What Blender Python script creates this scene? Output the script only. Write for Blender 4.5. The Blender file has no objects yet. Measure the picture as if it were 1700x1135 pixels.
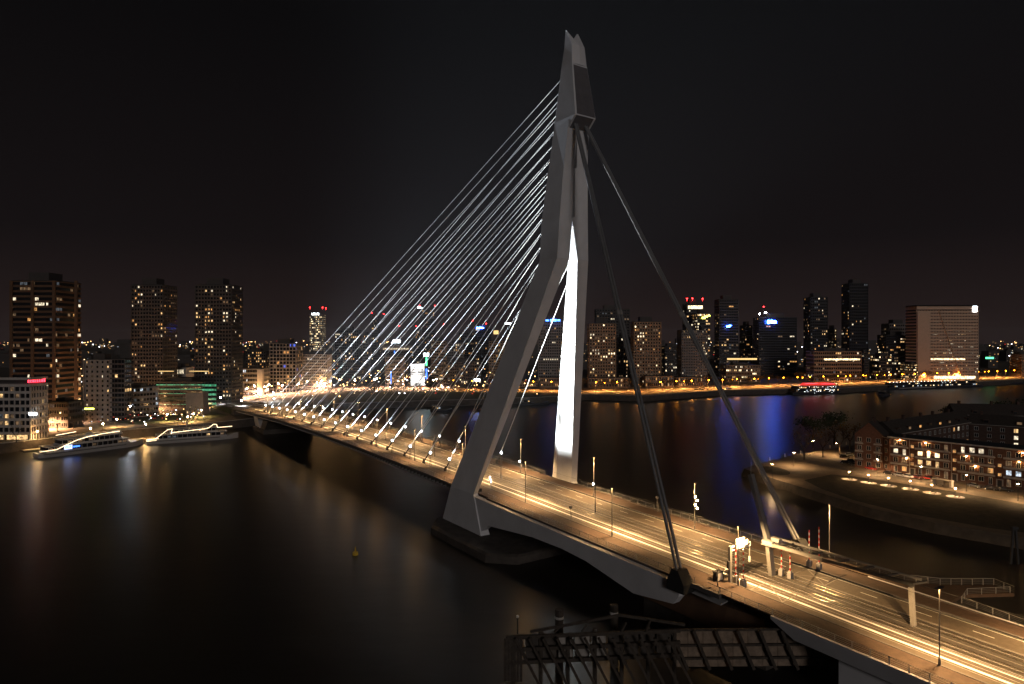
import bpy, math, random
from mathutils import Vector, Matrix
random.seed(7)
PI = math.pi
sc = bpy.context.scene
C = sc.collection
# ------------------------------------------------------------------ camera
CAMZ = 57.8; F = 1082.0; HY = 562.0
cam = bpy.data.cameras.new('camera'); co = bpy.data.objects.new('camera', cam); C.objects.link(co)
co.location = (0, 0, CAMZ); co.rotation_euler = (PI/2, 0, 0)
cam.sensor_width = 36; cam.lens = 36*F/1700; cam.shift_y = -(567.5-HY)/1700
cam.clip_start = 1; cam.clip_end = 20000
sc.camera = co
sc.render.resolution_x = 1024; sc.render.resolution_y = 684
# ------------------------------------------------------------------ night sky, weak added fill for city light, exposure
SKY = 1.0; FILL = 0.42
w = bpy.data.worlds.new('World'); sc.world = w; w.use_nodes = True
nt = w.node_tree; nt.nodes.clear()
N = nt.nodes.new; LK = nt.links.new
wo = N('ShaderNodeOutputWorld'); bg = N('ShaderNodeBackground'); tc = N('ShaderNodeTexCoord')
sx = N('ShaderNodeSeparateXYZ'); cr = N('ShaderNodeValToRGB'); LK(tc.outputs['Generated'], sx.inputs[0])
LK(sx.outputs['Z'], cr.inputs[0]); LK(cr.outputs[0], bg.inputs[0]); LK(bg.outputs[0], wo.inputs[0])
e = cr.color_ramp.elements
e[0].position = 0.0; e[0].color = (0.0170, 0.0105, 0.0100, 1)
e[1].position = 1.0; e[1].color = (0.0022, 0.0021, 0.0024, 1)
k = cr.color_ramp.elements.new(0.14); k.color = (0.0066, 0.0050, 0.0054, 1)
k = cr.color_ramp.elements.new(0.42); k.color = (0.0032, 0.0029, 0.0032, 1)
bg.inputs[1].default_value = 1.05*SKY
sd = bpy.data.lights.new('city_fill', 'SUN'); sd.energy = FILL; sd.angle = math.radians(12); sd.color = (1.0, .91, .86)  # added sun lamp, stands in for scattered city light on pylon and facades
so = bpy.data.objects.new('city_fill', sd); C.objects.link(so)
so.rotation_euler = Vector((-.22, .88, -.24)).to_track_quat('-Z', 'Y').to_euler()
sc.view_settings.view_transform = 'Standard'; sc.view_settings.look = 'None'
sc.view_settings.exposure = 0; sc.view_settings.gamma = 1; sc.view_settings.use_curve_mapping = False
cy = sc.cycles
cy.use_denoising = True; cy.max_bounces = 4; cy.diffuse_bounces = 2; cy.glossy_bounces = 2; cy.volume_bounces = 0
cy.sample_clamp_indirect = 3; cy.use_light_tree = True; cy.transparent_max_bounces = 8
cy.caustics_reflective = False; cy.caustics_refractive = False

# ------------------------------------------------------------------ frames of reference
X0, Y0, TH = 4.6, 195.4, 0.604                     # bridge axis: pylon line, heading
DX, DY = -math.sin(TH), math.cos(TH); EX, EY = math.cos(TH), math.sin(TH)
ZP = [(-220,8.3),(-160,9.2),(-117,10.2),(-70,11.4),(-28,12.2),(0,12.9),(40,13.5),(100,13.9),(150,13.8),(215,12.9),(260,11.5),(316,9.4),(360,7.8),(420,6.0)]
def zd(s):
    if s <= ZP[0][0]: return ZP[0][1]
    for (a, b), (c, d) in zip(ZP, ZP[1:]):
        if s <= c: return b + (d-b)*(s-a)/(c-a)
    return ZP[-1][1]
def B(t, s, z=0): return Vector((X0 + s*DX + t*EX, Y0 + s*DY + t*EY, z))
def G(u, v, z):                                     # the point of the level z seen at a pixel of the photograph
    k = (CAMZ - z)*F/(v - HY); return Vector((k*(u-850)/F, k, z))
def WX(u, Y): return (u-850)*Y/F
def WZ(v, Y): return CAMZ - (v-HY)*Y/F

# ------------------------------------------------------------------ materials
def mat(name, col, rough=.7, metal=0, var=.25, scale=2.0, bump=0, emit=None, spec=.3):
    m = bpy.data.materials.new(name); m.use_nodes = True; t = m.node_tree; p = t.nodes['Principled BSDF']
    p.inputs['Roughness'].default_value = rough; p.inputs['Metallic'].default_value = metal
    p.inputs['Specular IOR Level'].default_value = spec
    if var:
        g = t.nodes.new('ShaderNodeTexCoord'); n = t.nodes.new('ShaderNodeTexNoise'); n.inputs['Scale'].default_value = scale
        n.inputs['Detail'].default_value = 6; n.inputs['Roughness'].default_value = .65
        r = t.nodes.new('ShaderNodeMapRange'); r.inputs[1].default_value = .3; r.inputs[2].default_value = .7
        r.inputs[3].default_value = 1-var; r.inputs[4].default_value = 1+var
        x = t.nodes.new('ShaderNodeVectorMath'); x.operation = 'SCALE'; x.inputs[0].default_value = col
        t.links.new(g.outputs['Object'], n.inputs['Vector']); t.links.new(n.outputs['Fac'], r.inputs[0])
        t.links.new(r.outputs[0], x.inputs['Scale']); t.links.new(x.outputs[0], p.inputs['Base Color'])
        if bump:
            b = t.nodes.new('ShaderNodeBump'); b.inputs['Strength'].default_value = bump; b.inputs['Distance'].default_value = .1
            t.links.new(n.outputs['Fac'], b.inputs['Height']); t.links.new(b.outputs[0], p.inputs['Normal'])
    else: p.inputs['Base Color'].default_value = (*col, 1)
    return m
def glow(name, col, s, sample=True, var=0):
    m = bpy.data.materials.new(name); m.use_nodes = True; p = m.node_tree.nodes['Principled BSDF']
    p.inputs['Base Color'].default_value = (.05, .05, .05, 1); p.inputs['Roughness'].default_value = .4
    p.inputs['Emission Color'].default_value = (*col, 1); p.inputs['Emission Strength'].default_value = s
    if var:                                          # curtains and furniture behind the glass
        t = m.node_tree; g = t.nodes.new('ShaderNodeTexCoord'); n = t.nodes.new('ShaderNodeTexNoise'); n.inputs['Scale'].default_value = var
        n.inputs['Detail'].default_value = 3
        r = t.nodes.new('ShaderNodeMapRange'); r.inputs[1].default_value = .35; r.inputs[2].default_value = .65; r.inputs[3].default_value = .25*s; r.inputs[4].default_value = 1.5*s
        t.links.new(g.outputs['Object'], n.inputs['Vector']); t.links.new(n.outputs['Fac'], r.inputs[0]); t.links.new(r.outputs[0], p.inputs['Emission Strength'])
    m.cycles.emission_sampling = 'AUTO' if sample else 'NONE'
    return m
M = dict(
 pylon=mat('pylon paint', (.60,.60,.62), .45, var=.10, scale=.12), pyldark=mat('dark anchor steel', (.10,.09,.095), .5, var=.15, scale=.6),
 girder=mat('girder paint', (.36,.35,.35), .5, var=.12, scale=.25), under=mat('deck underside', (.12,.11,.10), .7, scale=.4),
 asphalt=mat('asphalt', (.088,.070,.053), .75, var=.22, scale=1.3, bump=.3), path=mat('path surface', (.062,.040,.029), .8, var=.25, scale=.9, bump=.3),
 tram=mat('tram bed', (.055,.047,.040), .7, var=.35, scale=1.6, bump=.4), rail=mat('rail steel', (.52,.44,.34), .28, metal=1, var=.1), white=mat('white marking and trail paint', (.80,.79,.76), .6, var=.1, scale=3),
 dull=mat('dull line and trail paint', (.34,.32,.30), .7, var=.3, scale=3),
 kerb=mat('kerb stone', (.10,.09,.085), .8, scale=2), steel=mat('galvanised steel', (.34,.34,.34), .45, metal=.5, var=.12), dark=mat('dark steel', (.035,.035,.037), .5, var=.2),
 pole=mat('pole paint', (.22,.21,.20), .5, var=.1), cable=mat('cable sheath', (.80,.80,.80), .5, var=0), stay=mat('stay pipe', (.17,.17,.175), .42, metal=.2, var=.1, scale=.5),
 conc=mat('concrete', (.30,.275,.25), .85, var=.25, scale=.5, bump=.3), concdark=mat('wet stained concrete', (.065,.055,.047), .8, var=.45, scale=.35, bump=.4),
 wood=mat('weathered timber', (.05,.04,.032), .85, var=.4, scale=1.2, bump=.5), panel=mat('rusty sheet', (.20,.15,.11), .8, var=.4, scale=.8), land=mat('quay paving', (.10,.085,.07), .9, var=.35, scale=.12, bump=.2),
 grass=mat('grass', (.035,.042,.02), .95, var=.45, scale=.3, bump=.5), soil=mat('worn dark lawn', (.038,.032,.02), .95, var=.5, scale=.4, bump=.4), quay=mat('quay wall stone', (.075,.06,.05), .9, var=.4, scale=.3, bump=.4), sand=mat('sandy walk', (.15,.115,.08), .9, var=.3, scale=.15, bump=.2),
 brick=mat('brown brick', (.135,.065,.042), .9, var=.3, scale=1.2, bump=.3), brickd=mat('dark brick', (.075,.045,.035), .9, var=.3, scale=1.2), roof=mat('roof tile', (.045,.035,.03), .85, var=.3, scale=1), roofflat=mat('roofing felt', (.03,.03,.03), .9, var=.3),
 balc=mat('balcony concrete', (.42,.38,.34), .8, var=.12, scale=.8), frame=mat('white window frame', (.62,.60,.57), .6, var=0), glass=mat('dark window glass', (.012,.013,.016), .12, var=0, spec=.5),
 wgrey=mat('grey facade', (.20,.18,.17), .8, var=.15, scale=.4), wdark=mat('dark facade', (.055,.048,.046), .7, var=.2, scale=.4), wbrown=mat('brown facade', (.10,.056,.032), .8, var=.2, scale=.4), wpale=mat('pale facade', (.40,.36,.33), .8, var=.12, scale=.3),
 wwhite=mat('white facade', (.62,.42,.30), .75, var=.08, scale=.3), wblack=mat('black glass facade', (.016,.016,.02), .25, var=.1), wtan=mat('tan facade', (.30,.20,.13), .8, var=.15, scale=.4),
 hull=mat('white hull paint', (.38,.36,.35), .4, var=.06), hulld=mat('dark hull paint', (.04,.04,.05), .4, var=.1), decky=mat('boat deck', (.16,.13,.10), .7, var=.2),
 red=mat('red paint', (.55,.03,.02), .5, var=.05), bark=mat('bark', (.06,.045,.032), .9, var=.3, scale=4), leafd=mat('dark leaves', (.035,.045,.018), .8, var=.4, scale=1.5), leafa=mat('autumn leaves', (.15,.085,.022), .8, var=.4, scale=1.5),
 tyre=mat('tyre rubber', (.02,.02,.02), .9, var=0), carglass=mat('car glass', (.015,.015,.018), .1, var=0, spec=.5), yellow=mat('yellow paint', (.55,.38,.04), .5, var=.1),
 skin=mat('skin', (.35,.22,.16), .6, var=0))
CARC = {n: mat('car paint '+n, c, .3, var=.04, spec=.5) for n, c in dict(black=(.012,.012,.014), silver=(.40,.40,.42), red=(.33,.02,.015), white=(.62,.62,.62), grey=(.12,.12,.13), blue=(.02,.04,.12), maroon=(.12,.015,.015)).items()}
L = dict(warm=glow('warm lit room', (1,.62,.26), 1.1, False, .9), amber=glow('amber lit room', (1,.48,.14), .8, False, .9), pale=glow('pale lit room', (1,.84,.58), 1.2, False, .9), cool=glow('cool lit room', (.75,.88,1), .9, False, .9),
 dim=glow('dimly lit room', (1,.6,.3), .16, False, .7), dimc=glow('dim cool room', (.55,.65,.75), .10, False, .7), green=glow('green strip light', (.10,.85,.45), .42, False, .5), hot=glow('bright lit room', (1,.78,.45), 2.6, True, .6),
 bluewin=glow('blue lit room', (.08,.18,1), .9, False), redwin=glow('red lit room', (1,.05,.03), .8, False),
 flood=glow('flood lens', (.86,.92,1), 26), lamp=glow('sodium lamp', (1,.30,.012), 45), lampw=glow('white lamp', (.95,.95,1), 90), lampy=glow('warm lamp', (1,.55,.20), 420), led=glow('rope light', (1,.72,.42), 4.2),
 redlamp=glow('red obstruction lamp', (1,.02,.02), 22), redglow=glow('red neon', (1,.04,.07), 5), blue=glow('blue sign', (.03,.12,1), 95), bluesoft=glow('soft blue sign', (.06,.2,1), 9), bluelite=glow('blue line light', (.06,.22,1), 3), signw=glow('white sign', (.82,.93,1), 14), signg=glow('green sign', (.1,.9,.35), 3), signy=glow('yellow sign', (.85,.9,.12), 6),
 pano=glow('lit billboard', (1,.95,.9), 2.0, True, .12), cornice=glow('lit cornice', (1,.66,.25), 1.3), far=glow('far lamp', (1,.55,.2), 9, False), farw=glow('far white lamp', (.95,.95,1), 9, False), screen=glow('screen', (.5,.6,1), 2.5), magenta=glow('magenta lamp', (1,.1,.7), 8), tail=glow('tail lamp', (1,.02,.02), 3), head=glow('head lamp', (1,.9,.75), 4))

# ------------------------------------------------------------------ mesh builder
class MB:
    def __init__(s): s.v = []; s.f = []; s.m = []; s.mats = []
    def mi(s, m):
        if m is None: return 0
        if m not in s.mats: s.mats.append(m)
        return s.mats.index(m)
    def poly(s, pts, m=None):
        n = len(s.v); s.v += [tuple(p) for p in pts]; s.f.append(tuple(range(n, n+len(pts)))); s.m.append(s.mi(m)); return s
    def box(s, x0, x1, y0, y1, z0, z1, m=None):
        n = len(s.v); s.v += [(x0,y0,z0),(x1,y0,z0),(x1,y1,z0),(x0,y1,z0),(x0,y0,z1),(x1,y0,z1),(x1,y1,z1),(x0,y1,z1)]
        for f in ((3,2,1,0),(4,5,6,7),(0,1,5,4),(1,2,6,5),(2,3,7,6),(3,0,4,7)): s.f.append(tuple(n+i for i in f)); s.m.append(s.mi(m))
        return s
    def loft(s, rings, m=None, cap=True):
        n = len(s.v); k = len(rings[0])
        for r in rings: s.v += [tuple(p) for p in r]
        q = s.mi(m)
        for i in range(len(rings)-1):
            for j in range(k):
                a = n+i*k+j; b = n+i*k+(j+1) % k; s.f.append((a, b, b+k, a+k)); s.m.append(q)
        if cap:
            s.f.append(tuple(n+j for j in range(k))[::-1]); s.m.append(q)
            s.f.append(tuple(n+(len(rings)-1)*k+j for j in range(k))); s.m.append(q)
        return s
    def tube(s, p, q, r, n=6, r2=None, m=None):
        p = Vector(p); q = Vector(q); d = (q-p).normalized(); a = d.orthogonal().normalized(); b = d.cross(a); r2 = r if r2 is None else r2
        A = [(a*math.cos(2*PI*i/n)+b*math.sin(2*PI*i/n)) for i in range(n)]
        return s.loft([[p+x*r for x in A], [q+x*r2 for x in A]], m)
    def path(s, pts, r, n=5, m=None):
        for p, q in zip(pts, pts[1:]): s.tube(p, q, r, n, m=m)
        return s
    def beam(s, p, q, w, h, m=None):                 # rectangular bar, h measured near vertical
        p = Vector(p); q = Vector(q); d = (q-p).normalized(); up = Vector((0,0,1)) if abs(d.z) < .9 else Vector((0,1,0))
        a = d.cross(up).normalized(); b = a.cross(d)
        c = [a*w/2+b*h/2, a*w/2-b*h/2, -a*w/2-b*h/2, -a*w/2+b*h/2]
        return s.loft([[p+x for x in c], [q+x for x in c]], m)
    def ball(s, c, r, n=8, k=5, m=None, sz=1):
        c = Vector(c); R = []
        for i in range(1, k): 
            a = PI*i/k; R.append([c+Vector((r*math.sin(a)*math.cos(2*PI*j/n), r*math.sin(a)*math.sin(2*PI*j/n), -r*math.cos(a)*sz)) for j in range(n)])
        return s.loft(R, m)
    def prism(s, pts, axis, a, b, m=None):           # polygon (p,q) swept along axis from a to b
        f = {'x': lambda p, c: (c, p[0], p[1]), 'y': lambda p, c: (p[0], c, p[1]), 'z': lambda p, c: (p[0], p[1], c)}[axis]
        return s.loft([[f(p, a) for p in pts], [f(p, b) for p in pts]], m)
    def mesh(s, name, m=None):
        me = bpy.data.meshes.new(name); me.from_pydata(s.v, [], s.f)
        for x in (s.mats or ([m] if m else [])): me.materials.append(x)
        if s.mats: me.polygons.foreach_set('material_index', s.m)
        me.update()
        return me
def obj(name, mb, m=None, parent=None, label=None, kind=None, loc=None, rz=0):
    me = mb.mesh(name, m) if isinstance(mb, MB) else mb
    o = bpy.data.objects.new(name, me); C.objects.link(o)
    if isinstance(mb, MB):
        import bmesh
        b = bmesh.new(); b.from_mesh(me); bmesh.ops.recalc_face_normals(b, faces=b.faces); b.to_mesh(me); b.free()
    if parent: o.parent = parent
    if label: o['label'] = label
    if kind: o['kind'] = kind
    if loc is not None: o.location = loc
    if rz: o.rotation_euler = (0, 0, rz)
    return o
def struct(name, mb, m=None, parent=None): return obj(name, mb, m, parent, kind='structure')
def tag(o, label, cat, group=None):
    o['label'] = label; o['category'] = cat
    if group: o['group'] = group
    return o
def thing(name, label, cat, loc=(0,0,0), rz=0, group=None):
    o = bpy.data.objects.new(name, None); C.objects.link(o); o.location = loc; o.rotation_euler = (0, 0, rz); o.empty_display_size = .5
    return tag(o, label, cat, group)
def dup(r, loc, rz=None, label=None):
    c = r.copy(); C.objects.link(c); c.location = loc
    if rz is not None: c.rotation_euler = (0, 0, rz)
    if label: c['label'] = label
    for ch in list(r.children):
        q = ch.copy(); C.objects.link(q); q.parent = c
        for g in list(ch.children):
            h = g.copy(); C.objects.link(h); h.parent = q
    return c
def light(kind, name, parent, loc, power, col, size=.2, cone=None, blend=.3, aim=None):
    l = bpy.data.lights.new(name, kind); l.energy = power; l.color = col; l.shadow_soft_size = size
    if kind == 'SPOT': l.spot_size = math.radians(cone); l.spot_blend = blend
    o = bpy.data.objects.new(name, l); C.objects.link(o); o.parent = parent; o.location = loc
    if aim is not None: o.rotation_euler = Vector(aim).to_track_quat('-Z', 'Y').to_euler()
    return o
def glyphs(n, width, h, seed):                       # a row of letter-like strokes for lettering too blurred to read
    rnd = random.Random(seed); m = MB(); cw = width/n; st = h*.2
    for i in range(n):
        x = i*cw; e = x+cw*.74
        m.box(x, x+st, -.06, .06, 0, h)
        for z in rnd.sample((0, h*.4, h-st), 2): m.box(x+st, e, -.055, .055, z, z+st)
        if rnd.random() < .5: m.box(e-st, e, -.05, .05, h*.42 if rnd.random() < .5 else 0, h)
    return m
SOD = (1, .60, .25)
#PARTS
# ------------------------------------------------------------------ water, land, quays
def water_mat():
    m = bpy.data.materials.new('river water'); m.use_nodes = True; t = m.node_tree; p = t.nodes['Principled BSDF']
    p.inputs['Base Color'].default_value = (.020, .017, .013, 1); p.inputs['Roughness'].default_value = .32; p.inputs['IOR'].default_value = 1.33
    p.inputs['Specular IOR Level'].default_value = .5
    g = t.nodes.new('ShaderNodeTexCoord'); b = None
    for sc_, st, ds, rot in ((.06, .16, .5, .3),):
        mp = t.nodes.new('ShaderNodeMapping'); mp.inputs['Rotation'].default_value = (0, 0, rot); mp.inputs['Scale'].default_value = (1, 2.2, 1)
        n = t.nodes.new('ShaderNodeTexNoise'); n.inputs['Scale'].default_value = sc_; n.inputs['Detail'].default_value = 4
        t.links.new(g.outputs['Object'], mp.inputs[0]); t.links.new(mp.outputs[0], n.inputs['Vector'])
        bb = t.nodes.new('ShaderNodeBump'); bb.inputs['Strength'].default_value = st; bb.inputs['Distance'].default_value = ds
        t.links.new(n.outputs['Fac'], bb.inputs['Height'])
        if b: t.links.new(b.outputs[0], bb.inputs['Normal'])
        b = bb
    t.links.new(b.outputs[0], p.inputs['Normal'])
    return m
wm = MB(); wm.poly([(-5000,-400,0),(5000,-400,0),(5000,7400,0),(-5000,7400,0)]); struct('water', wm, water_mat())
QZ = 5.0
SH = [(-900,190),(-420,270),(-258,326),(-226,373),(-192,404),(-176,424),(-160,452),(-158,489),(-142,530),(-77,552),(-26,567),(27,588),(74,617),(121,600),(176,640),(230,670),(345,690),(418,733),(560,789),(650,838),(1100,1100),(3200,2400)]
m = MB(); m.poly([(x, y, QZ) for x, y in SH] + [(3200,7000,QZ),(-3200,7000,QZ),(-3200,190,QZ)]); struct('north_bank_ground', m, M['land'])
m = MB()
for (a, b), (c, d) in zip(SH, SH[1:]): m.poly([(a,b,-2),(c,d,-2),(c,d,QZ),(a,b,QZ)])
qw = struct('quay_wall', m, M['quay'])
m = MB()
for (a, b), (c, d) in zip(SH[1:-1], SH[2:]):
    v = Vector((c-a, d-b, 0)).normalized(); n = Vector((-v.y, v.x, 0))
    m.loft([[(a+n.x*.1-n.x*.2, b-n.y*.1, QZ+.004), (a+n.x*.7, b+n.y*.7, QZ+.004), (a+n.x*.7, b+n.y*.7, QZ+.35), (a-n.x*.1, b-n.y*.1, QZ+.35)],
            [(c-n.x*.1, d-n.y*.1, QZ+.004), (c+n.x*.7, d+n.y*.7, QZ+.004), (c+n.x*.7, d+n.y*.7, QZ+.35), (c-n.x*.1, d-n.y*.1, QZ+.35)]])
obj('coping', m, M['conc'], qw)
# grass banks between the quay road and the water, north of the bridge
m = MB(); m.poly([(-150,540,QZ+.01),(-77,560,QZ+.01),(-26,575,QZ+.01),(24,596,QZ+.01),(30,640,QZ+.01),(-60,655,QZ+.01),(-140,640,QZ+.01)]); struct('grass_bank', m, M['grass'])
m = MB(); m.poly([(-222,395,QZ+.01),(-196,420,QZ+.01),(-196,450,QZ+.01),(-215,470,QZ+.01),(-262,452,QZ+.01),(-262,420,QZ+.01)]); struct('grass_lawn', m, M['grass'])
def ribbon(name, pts, w0, w1, dz, m, parent=None, step=8.0):
    P = [Vector(p) for p in pts]; Q = []
    for i in range(len(P)-1):                        # Catmull-Rom through the points
        a, b, c, d = P[max(i-1,0)], P[i], P[i+1], P[min(i+2,len(P)-1)]
        n = max(2, int((c-b).length/step))
        for j in range(n):
            t = j/n; Q.append(.5*((2*b)+(c-a)*t+(2*a-5*b+4*c-d)*t*t+(3*b-a-3*c+d)*t**3))
    Q.append(P[-1]); mb = MB(); prev = None
    for i, q in enumerate(Q):
        v = (Q[min(i+1,len(Q)-1)]-Q[max(i-1,0)]); n = Vector((v.y, -v.x, 0)).normalized()
        cur = (q+n*w0+Vector((0,0,dz)), q+n*w1+Vector((0,0,dz)))
        if prev: mb.poly([prev[0], prev[1], cur[1], cur[0]])
        prev = cur
    return struct(name, mb, m, parent)
APP = [B(0,420,6.0), (-236,552,5.9), (-232,585,5.6), (-214,625,5.3), (-192,668,5.1), (-150,700,5.06), (-80,690,5.05), (-10,682,5.05), (60,664,5.05), (130,656,5.05), (215,700,5.05), (330,748,5.05), (420,785,5.05), (560,840,5.05), (690,905,5.05), (1150,1150,5.05)]
APP = [Vector(p) for p in APP]
apr = ribbon('quay_road', APP, -9, 9, .02, M['asphalt'])
for a, b in ((-8.2,-7.8),(-3.3,-2.8),(2.6,3.1),(7.7,8.1)): ribbon('trail_lane_line', APP, a, b, .03, M['white'], apr)  # white strips paint the light trails of traffic on the curve
ribbon('quay_pavement', APP, 9.4, 15, .10, M['path']); ribbon('quay_pavement', APP, -15, -9.4, .10, M['path'])
m = MB()                                             # embankment that carries the road down from the bridge
m.loft([[B(-18,330,4.9), B(18,330,4.9), B(17,330,zd(330)-.3), B(-17,330,zd(330)-.3)], [B(-22,420,4.9), B(24,420,4.9), B(17,420,5.7), B(-17,420,5.7)]]); struct('embankment', m, M['grass'])
ribbon('boulevard', [(-420,318,5.05),(-300,372,5.05),(-262,412,5.05),(-272,470,5.05),(-262,520,5.05),(-236,548,5.5)], -6, 6, .01, M['asphalt'])
ribbon('quay_walk', [(-300,328,5.05),(-258,352,5.05),(-228,392,5.05),(-200,415,5.05)], -5, 5, .03, M['sand'])
# island
IS = [(98,275),(99.5,266),(106,243),(116,211),(126,194),(141,179),(161,165),(240,125),(420,60),(620,300),(420,420),(250,380),(174,334),(135,309),(108,286)]
IZ = 3.0
m = MB(); m.poly([(x, y, IZ) for x, y in IS]); isl = struct('island_ground', m, M['sand'])
m = MB(); n = len(IS)
for i in range(n):
    (a, b), (c, d) = IS[i], IS[(i+1) % n]; cx, cyy = 260, 230
    o1 = Vector((a-cx, b-cyy)).normalized()*1.8; o2 = Vector((c-cx, d-cyy)).normalized()*1.8
    m.poly([(a+o1.x,b+o1.y,-2),(c+o2.x,d+o2.y,-2),(c,d,IZ),(a,b,IZ)])
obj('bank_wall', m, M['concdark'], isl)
m = MB(); m.poly([tuple(G(u,v,IZ)+Vector((0,0,.02))) for u, v in ((1335,797),(1380,787.5),(1420,791),(1470,798.5),(1560,812),(1640,826),(1760,848),(1760,892),(1640,876),(1500,851),(1420,831),(1365,812))]); struct('island_lawn', m, M['soil'])
m = MB(); c0 = G(1285,781,IZ); m.poly([(c0.x+7*math.cos(a*PI/12)*.8, c0.y+9*math.sin(a*PI/12), IZ+.02) for a in range(24)]); struct('island_lawn', m, M['soil'])
st_pts = [G(1345,766,IZ), G(1420,780.5,IZ), G(1500,793,IZ), G(1600,811,IZ), G(1720,833,IZ), (265,192,IZ)]
ribbon('island_street', st_pts, -3.6, 3.6, .03, M['asphalt'])
ribbon('island_kerb', st_pts, 3.6, 4.0, .12, M['kerb'])

# ------------------------------------------------------------------ the bridge
BR = thing('cable_stayed_bridge', 'tall cable-stayed bridge with a kinked grey pylon and fan of white cables', 'bridge', (X0, Y0, 0), TH)
SK = -.14
def leg(sg):
    def R(z, to, ti, so_, si_): return [Vector((sg*to, so_[0]+(SK*sg*to if z < 20 else 0), z)), Vector((sg*to, so_[1]+(SK*sg*to*.8 if z < 20 else 0), z)), Vector((sg*ti, si_[1]+(SK*sg*ti if z < 20 else 0), z)), Vector((sg*ti, si_[0]+(SK*sg*ti if z < 20 else 0), z))]
    m = MB(); q_ = .6+SK*15.7-SK*18 if sg > 0 else -1.1
    m.loft([R(2.4, 18.1, 15.2, (-5.2,17.5), (-5.0,13.5)), R(13.2, 18.0, 15.7, (q_,12.6), (.6,8.0)),
            R(79.5, 5.5, 1.5, (-21.2,-13.4), (-21.4,-17.3)), R(90.0, 5.0, .06, (-21.6,-13.6), (-20.9,-17.4))])
    return m
py = MB()
for sg in (-1, 1): py.loft(leg(sg).v and [leg(sg).v[i*4:i*4+4] for i in range(4)])
def ring(z, rows): return [Vector((t, s, z)) for t, s in rows]
py.loft([ring(90.0, [(-5.0,-21.6),(-5.0,-13.6),(5.0,-13.6),(5.0,-21.6),(0,-20.9)]), ring(104, [(-4.2,-22.4),(-4.2,-15.6),(4.2,-15.6),(4.2,-22.4),(0,-21.7)]),
         ring(116.6, [(-3.6,-23.8),(-3.5,-17.6),(3.5,-17.6),(3.6,-23.8),(0,-23.4)])])
py.loft([ring(116.6, [(-3.6,-23.6),(-3.5,-17.6),(3.5,-17.6),(3.6,-23.6)]), ring(131.6, [(-2.6,-22.6),(-2.6,-19.4),(2.6,-19.4),(2.6,-22.6)])])
# head: two horns with a notch between them
py.loft([ring(131.6, [(-2.6,-23.9),(-2.6,-19.4),(2.6,-19.4),(2.6,-23.9),(0,-24.3)]), ring(137.0, [(-2.25,-23.4),(-2.2,-20.2),(2.2,-20.2),(2.25,-23.4),(0,-23.8)])])
for sg in (-1, 1):
    py.loft([[Vector((sg*2.25,-23.4,137)), Vector((sg*2.2,-20.2,137)), Vector((sg*.02,-20.3,137)), Vector((sg*.02,-23.8,137))],
             [Vector((sg*2.1,-20.9,141.6)), Vector((sg*2.0,-20.5,141.8)), Vector((sg*.02,-20.5,139.0)), Vector((sg*.02,-21.2,139.0))]])
# anchor block that swells to the south
py.loft([ring(114.2, [(-3.64,-23.3),(-3.6,-19),(3.6,-19),(3.64,-23.3)]), ring(117.0, [(-3.62,-26.3),(-3.55,-18.2),(3.55,-18.2),(3.62,-26.3)]), ring(118.8, [(-3.5,-26.1),(-3.43,-18.2),(3.43,-18.2),(3.5,-26.1)]), ring(131.58, [(-2.65,-23.95),(-2.62,-19.5),(2.62,-19.5),(2.65,-23.95)])])
PYL = obj('pylon', py, M['pylon'], BR)
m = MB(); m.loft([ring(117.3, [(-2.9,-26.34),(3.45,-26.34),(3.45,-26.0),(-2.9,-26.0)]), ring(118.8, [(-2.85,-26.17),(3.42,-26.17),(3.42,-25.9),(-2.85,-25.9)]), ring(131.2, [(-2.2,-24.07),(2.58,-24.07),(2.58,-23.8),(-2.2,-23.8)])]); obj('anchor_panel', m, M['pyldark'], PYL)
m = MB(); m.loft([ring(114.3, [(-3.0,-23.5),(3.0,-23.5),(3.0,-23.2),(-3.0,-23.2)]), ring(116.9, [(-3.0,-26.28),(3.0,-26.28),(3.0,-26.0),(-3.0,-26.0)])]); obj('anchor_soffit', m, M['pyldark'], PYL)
m = MB(); 
for z0_, z1_ in ((91,103.8),(104.2,114)): m.box(-.03,.03,-22.9 if z0_ > 100 else -22.0,-21.0,z0_,z1_)
obj('seam', m, M['girder'], PYL)
# haunches that tie the pylon feet to the back stays
for sg in (-1, 1):
    sh = SK*sg*17
    m = MB(); pts = [(-1,3.2),(-3.8,3.0),(-8.4,6.0),(-27.2,8.0),(-39,8.2),(-47.6,7.7),(-62.4,5.2),(-73.0,6.6),(-74.4,8.4)] + [(s_, zd(s_)-.35) for s_ in (-74.4,-70,-50,-28,-10,2)]
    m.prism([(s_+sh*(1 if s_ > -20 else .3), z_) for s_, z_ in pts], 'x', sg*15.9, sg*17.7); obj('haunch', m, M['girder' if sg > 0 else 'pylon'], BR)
S0, S1 = -82.0, 330.0
def along(s0, s1, st=8.0):
    n = max(1, int(round((s1-s0)/st))); return [s0+(s1-s0)*i/n for i in range(n+1)]
def extr(prof, s0, s1, st=10.0, m=None):             # profile (t, dz) swept along the deck
    mb = MB(); mb.loft([[Vector((t, s, zd(s)+dz)) for t, dz in prof] for s in along(s0, s1, st)], m); return mb
obj('deck_girder', extr([(-13.5,-.12),(13.5,-.12),(12.5,-2.3),(9,-2.9),(-9,-2.9),(-12.5,-2.3)], -82, 330), M['under'], BR)
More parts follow.
